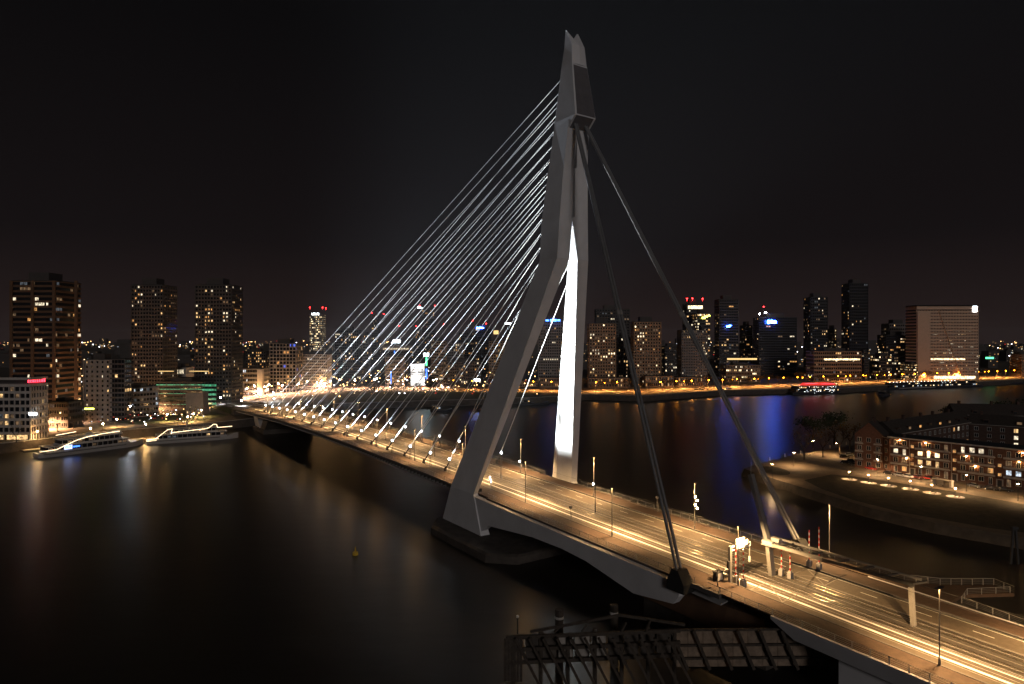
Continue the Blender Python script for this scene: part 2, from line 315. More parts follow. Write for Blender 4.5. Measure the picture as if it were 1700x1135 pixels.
for sg in (-1, 1):
    for a, b in ((-82, -3), (15, 330)):
        obj('edge_beam', extr([(sg*16.4,.10),(sg*15.7,.10),(sg*15.7,-.75),(sg*16.4,-.75)], a, b), M['kerb'], BR)
        obj('lower_flange', extr([(sg*15.9,-1.75),(sg*13.9,-1.5),(sg*13.9,-1.75),(sg*15.9,-2.0)], a, b), M['girder'], BR)
    m = MB()
    for s in along(16, 328, 2.6): m.box(sg*13.4-.12*0, sg*15.75, s-.12, s+.12, zd(s)-1.74, zd(s)-.14) if sg > 0 else m.box(-15.75, -13.4, s-.12, s+.12, zd(s)-1.74, zd(s)-.14)
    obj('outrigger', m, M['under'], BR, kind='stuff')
# forestay anchors, cables
SA = [34.6+15.9*i for i in range(16)]
zt = [73.6, 79.2, 83.4, 87.4, 91.2, 94.6, 97.9, 101.4, 104.6, 108.0, 111.4, 114.8, 118.3, 121.9, 125.6, 129.0]
def north_face(z):
    for (a, b, c), (d, e_, f) in zip([(13,12.6,18),(79.5,-13.4,5.5),(90,-13.6,5.0),(104,-15.6,4.2),(116.6,-17.6,3.5),(131.6,-19.4,2.6)], [(79.5,-13.4,5.5),(90,-13.6,5.0),(104,-15.6,4.2),(116.6,-17.6,3.5),(131.6,-19.4,2.6),(140,-20.4,2.1)]):
        if z <= d: k = (z-a)/(d-a); return b+(e_-b)*k, c+(f-c)*k
tops = []
for i, s in enumerate(SA):
    sn, tn = north_face(zt[i])
    for sg, ta in ((-1, -9.0), (1, 11.6)):
        p = Vector((ta, s, zd(s)+.2)); q = Vector((sg*(tn-.6), sn-.15, zt[i])); d = (q-p).normalized()
        c = obj('stay_cable', MB().tube(p+d*5.5, q, .115, 6), M['cable'], BR)
        obj('cable_sleeve', MB().tube(p, p+d*5.5, .20, 6), M['dark'], c)
        tops.append((sg, ta, s, p, q, d))
m = MB()
for sg, ta, s, p, q, d in tops: m.prism([(s-1.3, zd(s)+.02), (s+.7, zd(s)+.02), (s-.1, zd(s)+1.5), (s-.6, zd(s)+1.6)], 'x', ta-.16, ta+.16)
obj('cable_anchor', m, M['dark'], BR, kind='stuff')
# back stays: two pairs of thick pipes
for sg, ta, sa, tt in ((-1, -17.0, -73.6, -1.6), (1, 19.6, -75.8, 1.8)):
    for o_ in (-.62, .62):
        p = Vector((ta+o_*.9, sa, zd(sa)+.6)); q = Vector((tt+o_*.55, -24.2, 115.6)); d = (q-p).normalized()
        bs = obj('back_stay', MB().tube(p, q, .33, 10), M['stay'], BR)
        c = p+d*(q-p).length*.50; obj('stay_collar', MB().tube(c-d*.6, c+d*.6,   .44, 10), M['pole'], bs)
    m = MB(); m.loft([[Vector((ta+x, sa+y, zd(sa)+z_)) for x, y in ((-1.5,-2.0),(1.5,-2.0),(1.5,2.2),(-1.5,2.2))] for z_ in (-1.8,-.2)] + [[Vector((ta+x, sa+y, zd(sa)+2.2)) for x, y in ((-1.3,-.4),(1.3,-.4),(1.3,1.2),(-1.3,1.2))]])
    obj('stay_shoe', m, M['tyre'], BR)
# inclined steel mast on the right that braces the stay end: a prop leaning from the pier
m = MB(); m.beam((20.0,-68.0,17.6),(21.5,-66.5,27.5), 1.0, .8); 
# ------------------------------------------------------------------ road, rails and paths on the deck
def strip(name, t0, t1, dz, mt, s0=-200, s1=420, parent=None, st=10):
    mb = MB(); prev = None
    for s in along(s0, s1, st):
        cur = (B(t0, s, zd(s)+dz), B(t1, s, zd(s)+dz))
        if prev: mb.poly([prev[0], prev[1], cur[1], cur[0]])
        prev = cur
    return struct(name, mb, mt, parent)
RD = strip('road', -9.5, -3.2, 0, M['asphalt']); RD2 = strip('road', 4.3, 9.9, 0, M['asphalt'])
TR = strip('tram_track', -3.2, 4.3, .004, M['tram'])
def slab(name, t0, t1, h, mt, s0, s1):
    mb = MB(); mb.loft([[B(t0, s, zd(s)-.1), B(t1, s, zd(s)-.1), B(t1, s, zd(s)+h), B(t0, s, zd(s)+h)] for s in along(s0, s1, 10)]); return struct(name, mb, mt)
slab('path', -15.7, -10.0, .12, M['path'], -200, 420); slab('path', 11.0, 15.7, .12, M['path'], -200, 420)
slab('kerb', -9.97, -9.52, .16, M['kerb'], -200, 420); slab('kerb', 10.45, 10.97, .16, M['kerb'], -200, 420)
strip('gutter', 9.92, 10.44, -.05, M['dark'])
for t, ww, mt in ((-9.35,.28,'white'),(-6.75,.62,'white'),(-5.45,.12,'dull'),(-4.15,.36,'white'),(-7.7,.10,'dull'),(-3.55,.12,'dull'),(4.6,.10,'dull'),(9.7,.12,'white')):  # left-hand strips draw vehicle light trails in white and grey paint
    strip('trail_lane_line', t-ww/2, t+ww/2, .006, M[mt], parent=RD if t < 0 else RD2, s0=-200 if mt == 'white' or t > 0 else -200)
m = MB()
for s in along(-198, 318, 9.0): m.poly([B(7.05,s,zd(s)+.006), B(7.2,s,zd(s)+.006), B(7.2,s+3,zd(s+3)+.006), B(7.05,s+3,zd(s+3)+.006)])
obj('lane_dash', m, M['white'], RD2, kind='stuff')
for t in (-2.45,-1.0,1.95,3.4):
    mb = MB(); mb.loft([[B(t-.06,s,zd(s)+.004), B(t+.06,s,zd(s)+.004), B(t+.06,s,zd(s)+.05), B(t-.06,s,zd(s)+.05)] for s in along(-200,420,10)]); obj('tram_rail', mb, M['rail'], TR)
for t in (-3.1,-1.72,.48,2.68,4.2): strip('track_kerb', t-.07, t+.07, .03, M['dull'], parent=TR)
# stop bars and hatched keep-clear boxes at the barriers
m = MB()
def bar(a, b, w_=.22):
    (t0, s0), (t1, s1) = a, b; v = Vector((t1-t0, s1-s0)).normalized(); n = Vector((-v.y, v.x))*w_/2
    m.poly([B(t0+n.x,s0+n.y,zd(s0)+.012), B(t0-n.x,s0-n.y,zd(s0)+.012), B(t1-n.x,s1-n.y,zd(s1)+.012), B(t1+n.x,s1+n.y,zd(s1)+.012)])
for t0, t1 in ((-9.2,-3.4),(4.5,9.7)):
    for sb in (-83.5, -90.0): bar((t0, sb), (t1, sb+.4))
    bar((t0, -83.5), (t1, -89.6)); bar((t1, -83.3), (t0, -90.0))
obj('keep_clear_marking', m, mat('faded marking paint', (.19,.17,.15), .7, var=.3), RD)
m = MB(); bar((-15.2,-83.5),(-10.4,-83.0),.3); bar((-9.4,-76.0),(-3.4,-74.2),.18); obj('stop_bar', m, M['white'], RD)
# ------------------------------------------------------------------ south approach girder, piers
def leafd(s): return max(.5, min(2.8, .5+(-92.3-s)*.62))
m = MB(); m.loft([[B(t,s,zd(s)+dz) for t, dz in ((-16.3,.10),(-15.6,.10),(-15.6,-.12),(15.6,-.12),(15.6,.1),(16.3,.1),(16.1,-.5),(15.2,-leafd(s)),(-15.2,-leafd(s)),(-16.1,-.5))] for s in (-200,-160,-130,-120,-108,-99,-96,-92.3)])
bas = obj('bascule_bridge', m, M['pylon']); tag(bas, 'grey movable bridge leaf carrying the road on at the lower right', 'bridge')
def pier(name, pts, z0, z1, mt, label):
    mb = MB(); mb.loft([[Vector((p[0], p[1], z0)) for p in pts], [Vector((p[0], p[1], z1)) for p in pts]]); return tag(obj(name, mb, mt), label, 'bridge pier')
pp = [B(t, s) for t, s in ((-25,-16),(-25,14),(-19,22),(19,22),(25,14),(25,-16),(19,-22),(-19,-22))]
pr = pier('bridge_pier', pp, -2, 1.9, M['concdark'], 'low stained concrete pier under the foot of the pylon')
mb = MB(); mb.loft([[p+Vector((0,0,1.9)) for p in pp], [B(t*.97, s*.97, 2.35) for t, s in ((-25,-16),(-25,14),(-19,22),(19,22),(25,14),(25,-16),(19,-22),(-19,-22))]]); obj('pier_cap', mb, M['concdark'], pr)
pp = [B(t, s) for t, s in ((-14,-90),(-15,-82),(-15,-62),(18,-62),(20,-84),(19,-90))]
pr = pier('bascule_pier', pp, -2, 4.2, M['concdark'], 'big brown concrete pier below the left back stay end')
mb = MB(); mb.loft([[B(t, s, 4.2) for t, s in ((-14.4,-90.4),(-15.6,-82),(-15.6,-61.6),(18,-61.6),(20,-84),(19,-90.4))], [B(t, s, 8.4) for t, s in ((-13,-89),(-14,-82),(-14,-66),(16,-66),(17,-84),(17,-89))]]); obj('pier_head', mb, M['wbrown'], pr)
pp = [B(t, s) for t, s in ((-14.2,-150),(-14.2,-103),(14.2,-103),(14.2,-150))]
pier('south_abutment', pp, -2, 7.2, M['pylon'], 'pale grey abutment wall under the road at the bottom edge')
# north pier with flared arms
npr = thing('north_pier', 'dark concrete pier with two flared arms under the far end of the bridge', 'bridge pier', (X0,Y0,0), TH)
for c_, sgn in ((246, 1), (279, -1)):
    mb = MB(); mb.loft([[Vector((t, s, z_)) for t, s in ((-15,a),(15,a),(15,b),(-15,b))] for a, b, z_ in ((250,276,-2),(250,276,2.6))] ) if sgn > 0 else None
    if sgn > 0: obj('base_block', mb, M['concdark'], npr)
    a, b = (262, 274) if sgn < 0 else (251, 261)
    mb = MB(); mb.loft([[Vector((t, s, z_)) for t, s in ((-14,p_),(14,p_),(14,q_),(-14,q_))] for p_, q_, z_ in ((a,b,2.6),(a-(7 if sgn > 0 else -7),b-(7 if sgn > 0 else -7)*.8,zd(260)-3.2))]); obj('flared_arm', mb, M['girder' if sgn < 0 else 'concdark'], npr)
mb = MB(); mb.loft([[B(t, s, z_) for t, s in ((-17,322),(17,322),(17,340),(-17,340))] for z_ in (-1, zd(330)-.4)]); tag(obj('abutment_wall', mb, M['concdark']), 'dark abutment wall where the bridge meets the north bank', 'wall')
# ------------------------------------------------------------------ railings
def railing(label, pts, side, parent_thing=None, post_step=4.0, h=1.15, mt='steel'):
    """pts: world points along the foot of the railing"""
    r = thing('railing', label, 'railing', pts[0], 0, 'railings of the bridge'); o = pts[0]
    m = MB(); P = [p-o for p in pts]
    for z_, rr in ((h,.05),(h*.5,.018),(h*.25,.018),(h*.75,.018)): m.path([p+Vector((0,0,z_)) for p in P], rr, 4)
    obj('hand_rail', m, M[mt], r)
    pm = MB().beam((0,0,0),(0,0,h),.09,.09).mesh('post', M[mt]); 
    for a, b in zip(P, P[1:]):
        n = max(1, int(round((b-a).length/post_step)))
        for i in range(n):
            q = obj('post', pm, None, r); q.location = a.lerp(b, i/n)
    return r
railing('left railing along the footpath north of the pylon', [B(-15.9,s,zd(s)+.12) for s in along(16,328,26)], -1, post_step=6.5)
railing('left railing along the footpath from the pylon to the stay end', [B(-15.9,s,zd(s)+.12) for s in along(-76,-3,12)], -1, post_step=3.0)
railing('left railing on the movable leaf at the bottom right', [B(-15.9,s,zd(s)+.12) for s in along(-160,-79,13)], -1, post_step=3.0)
railing('right railing along the footpath north of the pylon', [B(15.9,s,zd(s)+.12) for s in along(12,328,26)], 1, post_step=6.5)
railing('right railing along the footpath from the pylon to the walkway', [B(15.9,s,zd(s)+.12) for s in along(-78,-6,12)], 1, post_step=3.0)
PLT = [(16.4,-77),(19.4,-83.7),(19.8,-97.3),(23.5,-102.1),(32.3,-107.8),(31,-111.5),(22,-106.5),(16.4,-106.5)]
m = MB(); m.loft([[B(t,s,zd(s)-.5) for t, s in PLT], [B(t,s,zd(s)+.115) for t, s in PLT]])
tag(obj('viewing_platform', m, M['path']), 'brown walkway platform that widens off the right footpath', 'platform')
railing('zigzag railing round the walkway platform on the right', [B(t,s,zd(s)+.12) for t, s in PLT[:6]], 1, post_step=2.2, h=1.25)
railing('low railing along the inner side of the right walkway', [B(t,s,zd(s)+.12) for t, s in ((30.5,-111),(22.5,-107),(17.5,-108),(15.9,-118),(15.9,-160))], 1, post_step=2.6)
# ------------------------------------------------------------------ street lamps of the bridge
def bridge_lamp():
    r = thing('street_lamp', 'tall straight street lamp with a flat reflector head at the edge of the bridge road', 'street lamp', (0,0,0), TH, 'street lamps of the bridge')
    obj('pole', MB().tube((0,0,0),(0,0,11.2),.11,8,.075).tube((0,0,0),(0,0,.9),.17,8), M['pole'], r)
    m = MB(); m.box(-.85,.85,-.28,.28,11.2,11.28); m.box(-.5,.5,-.2,.2,11.28,11.36); obj('lamp_head', m, M['dark'], r)
    m = MB(); m.poly([(-.7,-.2,11.19),(-.7,.2,11.19),(-.15,.2,11.19),(-.15,-.2,11.19)]).poly([(.15,-.2,11.19),(.15,.2,11.19),(.7,.2,11.19),(.7,-.2,11.19)]); obj('lamp_lens', m, L['lampy'], r)
    return r
BLP = 16500
SL = [round(-12.6-34.3*k, 1) for k in range(-9, 5)]; SR = [round(18.5-36.2*k, 1) for k in range(-8, 5)]
pl = bridge_lamp(); first = True
for t, lst in ((-9.75, SL), (10.7, SR)):
    for s in lst:
        if abs(s+90.3) < 2: t_, s_ = 20.0, -82.2
        else: t_, s_ = t, s
        p = B(t_, s_, zd(s_)+.1)
        o = pl if first else dup(pl, p); first = False; o.location = p; o.rotation_euler = (0,0,TH)
        light('SPOT', 'lamp_light', o, (.9 if t < 0 else -.9,0,11.1), BLP*1.05, SOD, .25, 128, .5, (.38 if t < 0 else -.38,0,-1))
# pole-mounted white floodlights
def pole_flood(name, label, t, s, z, aim, n=1):
    r = thing(name, label, 'floodlight', B(t, s, zd(s)+z), TH, None)
    for i in range(n):
        zz = (i*-.95); xx = (.35 if i % 2 else -.35)
        obj('housing', MB().box(xx-.25,xx+.25,-.12,.2,zz-.22,zz+.22), M['dark'], r)
        obj('lens', MB().box(xx-.22,xx+.22,-.16,-.125,zz-.19,zz+.19), L['lampw' if n == 1 else 'lampy'], r)
    obj('bracket', MB().box(-.4,.4,.2,.3,-.06,.06), M['dark'], r)
    return r
pole_flood('floodlight', 'white floodlight on the lamp post seen between the pylon legs', 10.3, 18.2, 4.0, None)
pole_flood('floodlight', 'white floodlight on the lamp post just right of the pylon', 10.3, -18.2, 3.9, None)
pole_flood('floodlight_cluster', 'cluster of four small lamps on the post right of the left back stay', 10.4, -54.5, 8.2, None, 4)
# tram wire masts in the middle
def mast(label, t, s, h=8.2):
    r = thing('catenary_mast', label, 'mast', B(t, s, zd(s)), TH, 'tram wire masts'); obj('shaft', MB().tube((0,0,0),(0,0,h),.13,8,.09), M['dark'], r)
    obj('cross_arm', MB().tube((-3.0,0,h-.7),(3.0,0,h-.7),.05,6).tube((0,0,h-.1),(2.6,0,h-.65),.025,4).tube((0,0,h-.1),(-2.6,0,h-.65),.025,4), M['dark'], r); return r
mm = mast('thin dark tram mast between the two tracks of the bridge', .5, 60); 
for s in (-29.7, 15, 105, 150, 195, 240, 285): dup(mm, B(.5, s, zd(s)), TH)
dup(mm, B(-9.2, -100, zd(-100)), TH, 'thin dark mast standing at the left road edge beyond the sign gantry').children[1].scale = (.01,.01,.01)
wires = MB()
for t in (-1.7, 2.7):
    P = [B(t, s, zd(s)+6.4) for s in along(-190, 320, 22)]
    wires.path(P, .03, 3)
tag(obj('tram_wire', wires, M['dark']), 'overhead tram wires running above the two tracks', 'wire')
# ------------------------------------------------------------------ cable floodlights with real beams
FLP = 520000
def cable_flood(t, s, p, d, q, first):
    z = zd(s)
    r = thing('cable_floodlight', 'bright white floodlight on twin legs at the foot of a stay cable', 'floodlight', B(t, s, z), TH, 'floodlights that light the stay cables')
    obj('stand', MB().tube((-.28,-.3,0),(-.12,0,4.1),.05,5).tube((.28,-.3,0),(.12,0,4.1),.05,5).tube((-.2,-.16,2),(.2,-.16,2),.03,4), M['dark'], r)
    src = Vector((0, 0, 4.6)); tgt = Vector((p.x*-.6, p.y, p.z)).lerp(q, .40) - Vector((t, s, z)); a = (tgt-src).normalized()
    obj('housing', MB().tube(src-a*.45, src+a*.1, .26, 8, .34), M['dark'], r)
    obj('lens', MB().ball(src+a*.12, .38, 8, 6), L['flood'], r)
    ln = (q-p).length
    light('SPOT', 'beam', r, src+a*.6, FLP*(ln/150)**1.4, (.80,.89,1), .25, 22, .85, a)
for sg, ta, s, p, q, d in tops: cable_flood(ta-.7 if sg < 0 else ta-.6, s-6.5 if s > 45 else s-4, p, d, q, False)
for i, (t, s, label) in enumerate(((-10.6,-33.0,'unlit floodlight on twin legs by the left kerb south of the pylon'),(-10.6,3.5,'unlit floodlight on twin legs beside the left pylon leg'),(14.9,-38.0,'unlit floodlight on the right railing between pylon and back stay'))):
    r = thing('unlit_floodlight', label, 'floodlight', B(t, s, zd(s)+.12), TH)
    obj('stand', MB().tube((-.28,-.3,0),(-.12,0,2.6),.05,5).tube((.28,-.3,0),(.12,0,2.6),.05,5).tube((0,0,2.6),(-.3,-.2,3.6),.05,5), M['pole'], r); obj('housing', MB().box(-.5,.1,-.4,.1,3.4,4.0), M['pole'], r)
# floodlights that wash the inner face of the far pylon leg
for i, (t, s, z, aim, pw, cone, lab) in enumerate(((-14.2,4.0,1.2,(13.4,-.5,40),420000,62,'dark floodlight box inside the left pylon foot, front one'),(-14.2,7.0,1.2,(4.6,-13.0,68),1300000,42,'dark floodlight box inside the left pylon foot, rear one'))):
    r = thing('pylon_floodlight', lab, 'floodlight', B(t, s, zd(s)+.12), TH)
    a = (Vector(aim)-Vector((t, s, zd(s)+z))).normalized()
    obj('housing', MB().box(-.4,.4,-.3,.3,0,.9), M['dark'], r)
    light('SPOT', 'beam', r, (a.x*.9,a.y*.9,z+.5), pw, (.93,1,.97), .4, cone, 1.0, a)
# ------------------------------------------------------------------ barriers, gantry, balance frame
def barrier(label, t, s, h):
    r = thing('barrier', label, 'barrier', B(t, s, zd(s)), TH, 'raised red and white barriers')
    obj('base_box', MB().box(-.45,.45,-.4,.4,0,1.25).box(-.3,.3,-.25,.25,1.25,1.5), M['girder'], r)
    n = int(h/.55); a = MB(); b = MB()
    for i in range(n): (a if i % 2 else b).box(-.09,.09,-.07,.07,1.5+i*.55,1.5+(i+1)*.55)
    obj('white_boom_section', a, M['white'], r); obj('red_boom_section', b, M['red'], r)
    return r
barrier('raised red and white barrier under the white sign gantry, nearer the pylon', -8.9, -80.0, 5.2)
barrier('raised red and white barrier under the white sign gantry, nearer the camera', -9.0, -81.8, 5.6)
barrier('shorter raised barrier beside the grey frame leg, nearer the pylon', 2.0, -82.6, 4.2)
barrier('shorter raised barrier beside the grey frame leg, right one', 2.1, -84.4, 4.2)
barrier('tall raised barrier by the right footpath, left of the pair', 11.2, -82.9, 6.2)
barrier('tall raised barrier by the right footpath, right of the pair', 11.4, -84.9, 7.2)
g = thing('sign_gantry', 'white cantilever sign gantry over the left lanes of the bridge', 'gantry', B(-9.6, -79.3, zd(-79.3)), TH)
obj('column', MB().box(-.28,.28,-.22,.22,0,7.0), M['pole'], g)
obj('beam', MB().box(.28,6.2,-.14,.14,6.6,6.85).box(.28,6.2,-.14,.14,5.95,6.15).box(6.0,6.2,-.13,.13,6.15,6.6).box(3.0,3.2,-.13,.13,6.15,6.6), M['white'], g)
obj('sign_panel', MB().box(1.5,3.9,-.42,-.16,6.2,8.1), M['white'], g); obj('sign_panel', MB().box(4.0,5.0,-.36,-.16,6.5,7.5), M['white'], g)
obj('signal_head', MB().box(1.1,1.6,-.36,-.16,6.3,7.2), M['dark'], g)
obj('hanger', MB().box(5.95,6.1,-.07,.07,3.9,5.94), M['pole'], g); obj('hanging_lamp', MB().box(5.85,6.2,-.12,.12,2.8,3.9), M['white'], g)
obj('traffic_light', MB().box(-.75,-.35,-.2,.2,2.8,4.2), M['dark'], g)
c = thing('control_cabinet', 'dark control cabinet on the left kerb beside the gantry', 'cabinet', B(-10.9,-77.5,zd(-77.5)+.12), TH); obj('body', MB().box(-.9,.9,-.5,.5,0,1.7), M['dark'], c); obj('lid', MB().box(-1,1,-.6,.6,1.7,1.8), M['dark'], c); obj('door', MB().box(-.7,.7,-.54,-.503,.15,1.55), M['girder'], c)
c = thing('signal_post', 'thin signal post on the left footpath before the gantry', 'signal', B(-13.6,-79.5,zd(-79.5)+.12), TH); obj('pole', MB().tube((0,0,0),(0,0,3.2),.06,6).tube((0,0,0),(0,0,.6),.12,6), M['dark'], c); obj('signal_head', MB().box(-.65,-.15,-.15,.15,2.0,2.9), M['dark'], c)
fr = thing('balance_frame', 'long grey steel frame on two leaning legs above the tram tracks', 'steel frame', B(.5,-81.5,zd(-81.5)), TH)
dz = zd(-107.4)-zd(-81.5)
obj('mast', MB().beam((0,0,0),(-.3,.5,6.0),1.25,.8), M['pole'], fr); obj('upper_mast', MB().beam((.3,1.2,6.7),(.6,5.2,19.0),1.1,.8), M['stay'], fr)
obj('leg', MB().beam((.2,-25.9,dz),(.0,-25.6,dz+6.4),.85,.6), M['pole'], fr)
obj('rail', MB().beam((-1.0,1.2,6.35),(-1.0,-11,6.43),.55,.6), M['pole'], fr); obj('rail', MB().beam((-1.0,-11.003,6.43),(-1.0,-26.5,6.55),.5,.55), M['dark'], fr); obj('rail', MB().beam((2.2,2.0,6.9),(1.6,-26.5,6.9),.35,.4), M['stay'], fr)
for s_ in (-2,-8,-13,-17.5,-21.5,-26): obj('cross_beam', MB().beam((-.7,s_,6.5),(1.8,s_-1.4,6.75),.28,.3), M['dark'], fr)
obj('hub', MB().loft([[Vector((x,y,z_)) for x,y in ((-1.5,-1.2),(2.4,-1.2),(2.4,1.5),(-1.5,1.5))] for z_ in (6.0,6.06)]).box(-1.3,-.2,-.8,1.4,6.061,6.9).box(1.0,2.3,-.8,2.2,6.061,7.1), M['girder'], fr)
obj('lamp_post', MB().tube((.6,5.2,19),(.6,5.2,21.5),.07,6), M['pole'], fr)
# ------------------------------------------------------------------ timber fender in the bottom foreground
fd = thing('timber_fender', 'dark timber fender of slanting beams in the water at the bottom', 'fender', (0,106,4.2))
for z_ in (.9, 3.0, 5.0): obj('wale', MB().beam((-1,0,z_),(28,2.6,z_),.5,.55), M['wood'], fd)
for i in range(12): obj('strut', MB().beam((.5+i*2.25,-.65,5.2),(4.5+i*2.25,-.45,-2.6),.55,.4), M['wood'], fd)
for i in range(7): obj('pile', MB().tube((.2+i*4.5,.7+i*.4,-6.5),(.2+i*4.5,.7+i*.4,5.6 if i % 2 else 4.8),.35,8), M['wood'], fd)
for i in range(6): obj('plank', MB().box(-1.3+i*.5,-.84+i*.5,-.36,-.30,-2,5.0), M['wood'], fd)
for i in range(9): obj('board', MB().box(2.2+i*2.75,4.55+i*2.75,1.2+i*.22,1.25+i*.22,.3,4.6), M['conc' if i in (2,3,4) else 'concdark'], fd)
obj('ridge_beam', MB().beam((3,1,5.5),(18,2.5,7.6),.4,.4).beam((18,2.5,7.6),(29,3.4,5.6),.4,.4), M['wood'], fd)
for i, x in enumerate((7, 11.5, 18, 22)): obj('prop', MB().beam((x,1.5,5.2),(x+.9,2.0,5.9+i*.35),.3,.3), M['wood'], fd)
fe = thing('fender_wall', 'rusty sheet panel wall behind slanting beams at the bottom right', 'fender', (27.2,110,3.9))
for i in range(10): obj('sheet', MB().box(i*2.55,i*2.55+2.46,i*.05,.12+i*.05,-1.5,4.8), M['panel'], fe)
for z_ in (.1, 2.3, 4.9): obj('wale', MB().beam((-.5,-.4,z_),(26,.1,z_),.35,.35), M['wood'], fe)
for i in range(7): obj('strut', MB().beam((-.5+i*3.7,-.8,5.0),(2.3+i*3.7,-.7,-1.6),.5,.35), M['wood'], fe)
for x, y, h, lab in ((8.2,113,10.9,'dark mooring pile with a pale ring behind the timber fender'),(18.0,115,10.9,'dark mooring pile at the ridge of the timber fender')):
    r = thing('mooring_pile', lab, 'pile', (x,y,0)); obj('shaft', MB().tube((0,0,-2),(0,0,h),.75,10), M['wood'], r); obj('band', MB().tube((0,0,h-1.6),(0,0,h-1.2),.78,10), M['frame'], r)
r = thing('fender_beacon', 'small pale beacon on the left end of the timber fender', 'beacon', (.9,106.3,9.7)); obj('post', MB().tube((0,0,0),(0,0,2.6),.12,6), M['dark'], r); obj('lamp_head', MB().ball((0,0,2.8),.25,7,5), M['white'], r)
r = thing('buoy', 'yellow buoy floating alone on the dark river', 'buoy', tuple(G(590,921,0))); obj('float', MB().tube((0,0,-.5),(0,0,.8),.8,10,.7), M['yellow'], r); obj('top_mark', MB().tube((0,0,.8),(0,0,2.2),.25,6,.1), M['yellow'], r)

# ------------------------------------------------------------------ buildings
def facade(fr, lit, dk, o, ax, nrm, W, H, nf, nb, frac, mats, pw, bh, deep, seed, mask=None, base=0.0, indiv=None):
    """piers and lit panes of one face: o lower left corner, ax along, nrm outwards"""
    rnd = random.Random(seed); bw = W/nb; fh = H/nf
    o = Vector(o); ax = Vector(ax); nrm = Vector(nrm); up = Vector((0,0,1))
    if pw > 0:
        for j in range(nb+1):
            c = o+ax*(j*bw); h = bw*pw/2
            fr.loft([[c-ax*h, c+ax*h, c+ax*h+nrm*(deep-.02), c-ax*h+nrm*(deep-.02)], [x+up*H for x in (c-ax*h, c+ax*h, c+ax*h+nrm*(deep-.02), c-ax*h+nrm*(deep-.02))]])
    flat = None
    for i in range(nf):
        rowk = rnd.random(); 
        for j in range(nb):
            f_ = mask(i/nf, j/nb) if mask else frac
            if flat and rnd.random() < .45: mt = flat
            elif rnd.random() < f_: mt = rnd.choice(mats)
            else: flat = None; continue
            flat = mt if rnd.random() < .5 else None
            a = o+ax*(j*bw+bw*(pw/2+.06))+up*(i*fh+fh*bh*.5)+nrm*.04; b = ax*(bw*(1-pw-.12)*rnd.choice((1,1,1,.55))); c = up*(fh*(1-bh)*.96)
            lit.poly([a, a+b, a+b+c, a+c], mt)
def tower(name, label, X, Y, W, D, H, wall, nf, nb, lit=.12, mats=('warm','amber','pale','dim','dim','dimc'), rot=0, z0=QZ, pw=.3, bh=.45, deep=.35, seed=1, cat='building', group=None, nbs=None, roofm='roofflat', glass='glass', mask=None, crown=True, balcony=0):
    t = thing(name, label, cat, (X, Y, z0), rot, group)
    mats = [L[k] for k in mats]; nbs = nbs or max(2, int(nb*D/W))
    core = MB().box(deep, W-deep, deep, D-deep, 0, H-.2); obj('glazing', core, M[glass], t)
    fr = MB(); li = MB(); fh = H/nf; e_ = balcony
    for i in range(nf+1):
        z = i*fh; a, b = max(0, z-fh*bh/2), min(H, z+fh*bh/2)
        fr.box(-e_, W+e_, -e_, D, a, b)
    obj('floor_band', fr, M[wall], t, kind='stuff')
    pr = MB(); 
    facade(pr, li, None, (0,deep,0), (1,0,0), (0,-1,0), W, H, nf, nb, lit, mats, pw, bh, deep, seed, mask)
    facade(pr, li, None, (deep,0,0), (0,1,0), (-1,0,0), D, H, nf, nbs, lit, mats, pw, bh, deep, seed+50, mask)
    facade(pr, li, None, (W-deep,0,0), (0,1,0), (1,0,0), D, H, nf, nbs, lit, mats, pw, bh, deep, seed+90, mask)
    if pr.v: obj('pier', pr, M[wall], t, kind='stuff')
    if li.v: obj('lit_window', li, None, t, kind='stuff')
    rf = obj('roof', MB().box(.2,W-.2,.2,D-.2,H+.003,H+.5), M[roofm], t)
    if crown: obj('plant_room', MB().box(W*.25,W*.7,D*.2,D*.75,H+.503,H+min(6, H*.06+1.5)), M['wdark'], rf)
    return t
def px(name, label, u0, u1, vt, Y, wall, nf, nb, D=18, raw=False, **k):
    if raw: pass
    elif u1 < 850: u1 = 850+(u1-850)*(Y+D)/Y
    elif u0 > 850: u0 = 850+(u0-850)*(Y+D)/Y
    H = WZ(vt, Y)-k.get('z0', QZ); return tower(name, label, WX(u0, Y), Y, (u1-u0)*Y/F, D, H, wall, nf, nb, **k)
def red_lamps(t, pts, r=.8):
    m = MB().ball(pts[0], r, 6, 4); 
    for p in pts[1:]: m.ball(p, r, 6, 4)
    for p in pts: m.tube((p[0],p[1],p[2]-3.2),(p[0],p[1],p[2]-r*.9),.12,4,m=None)
    obj('obstruction_lamp', m, L['redlamp'], t)
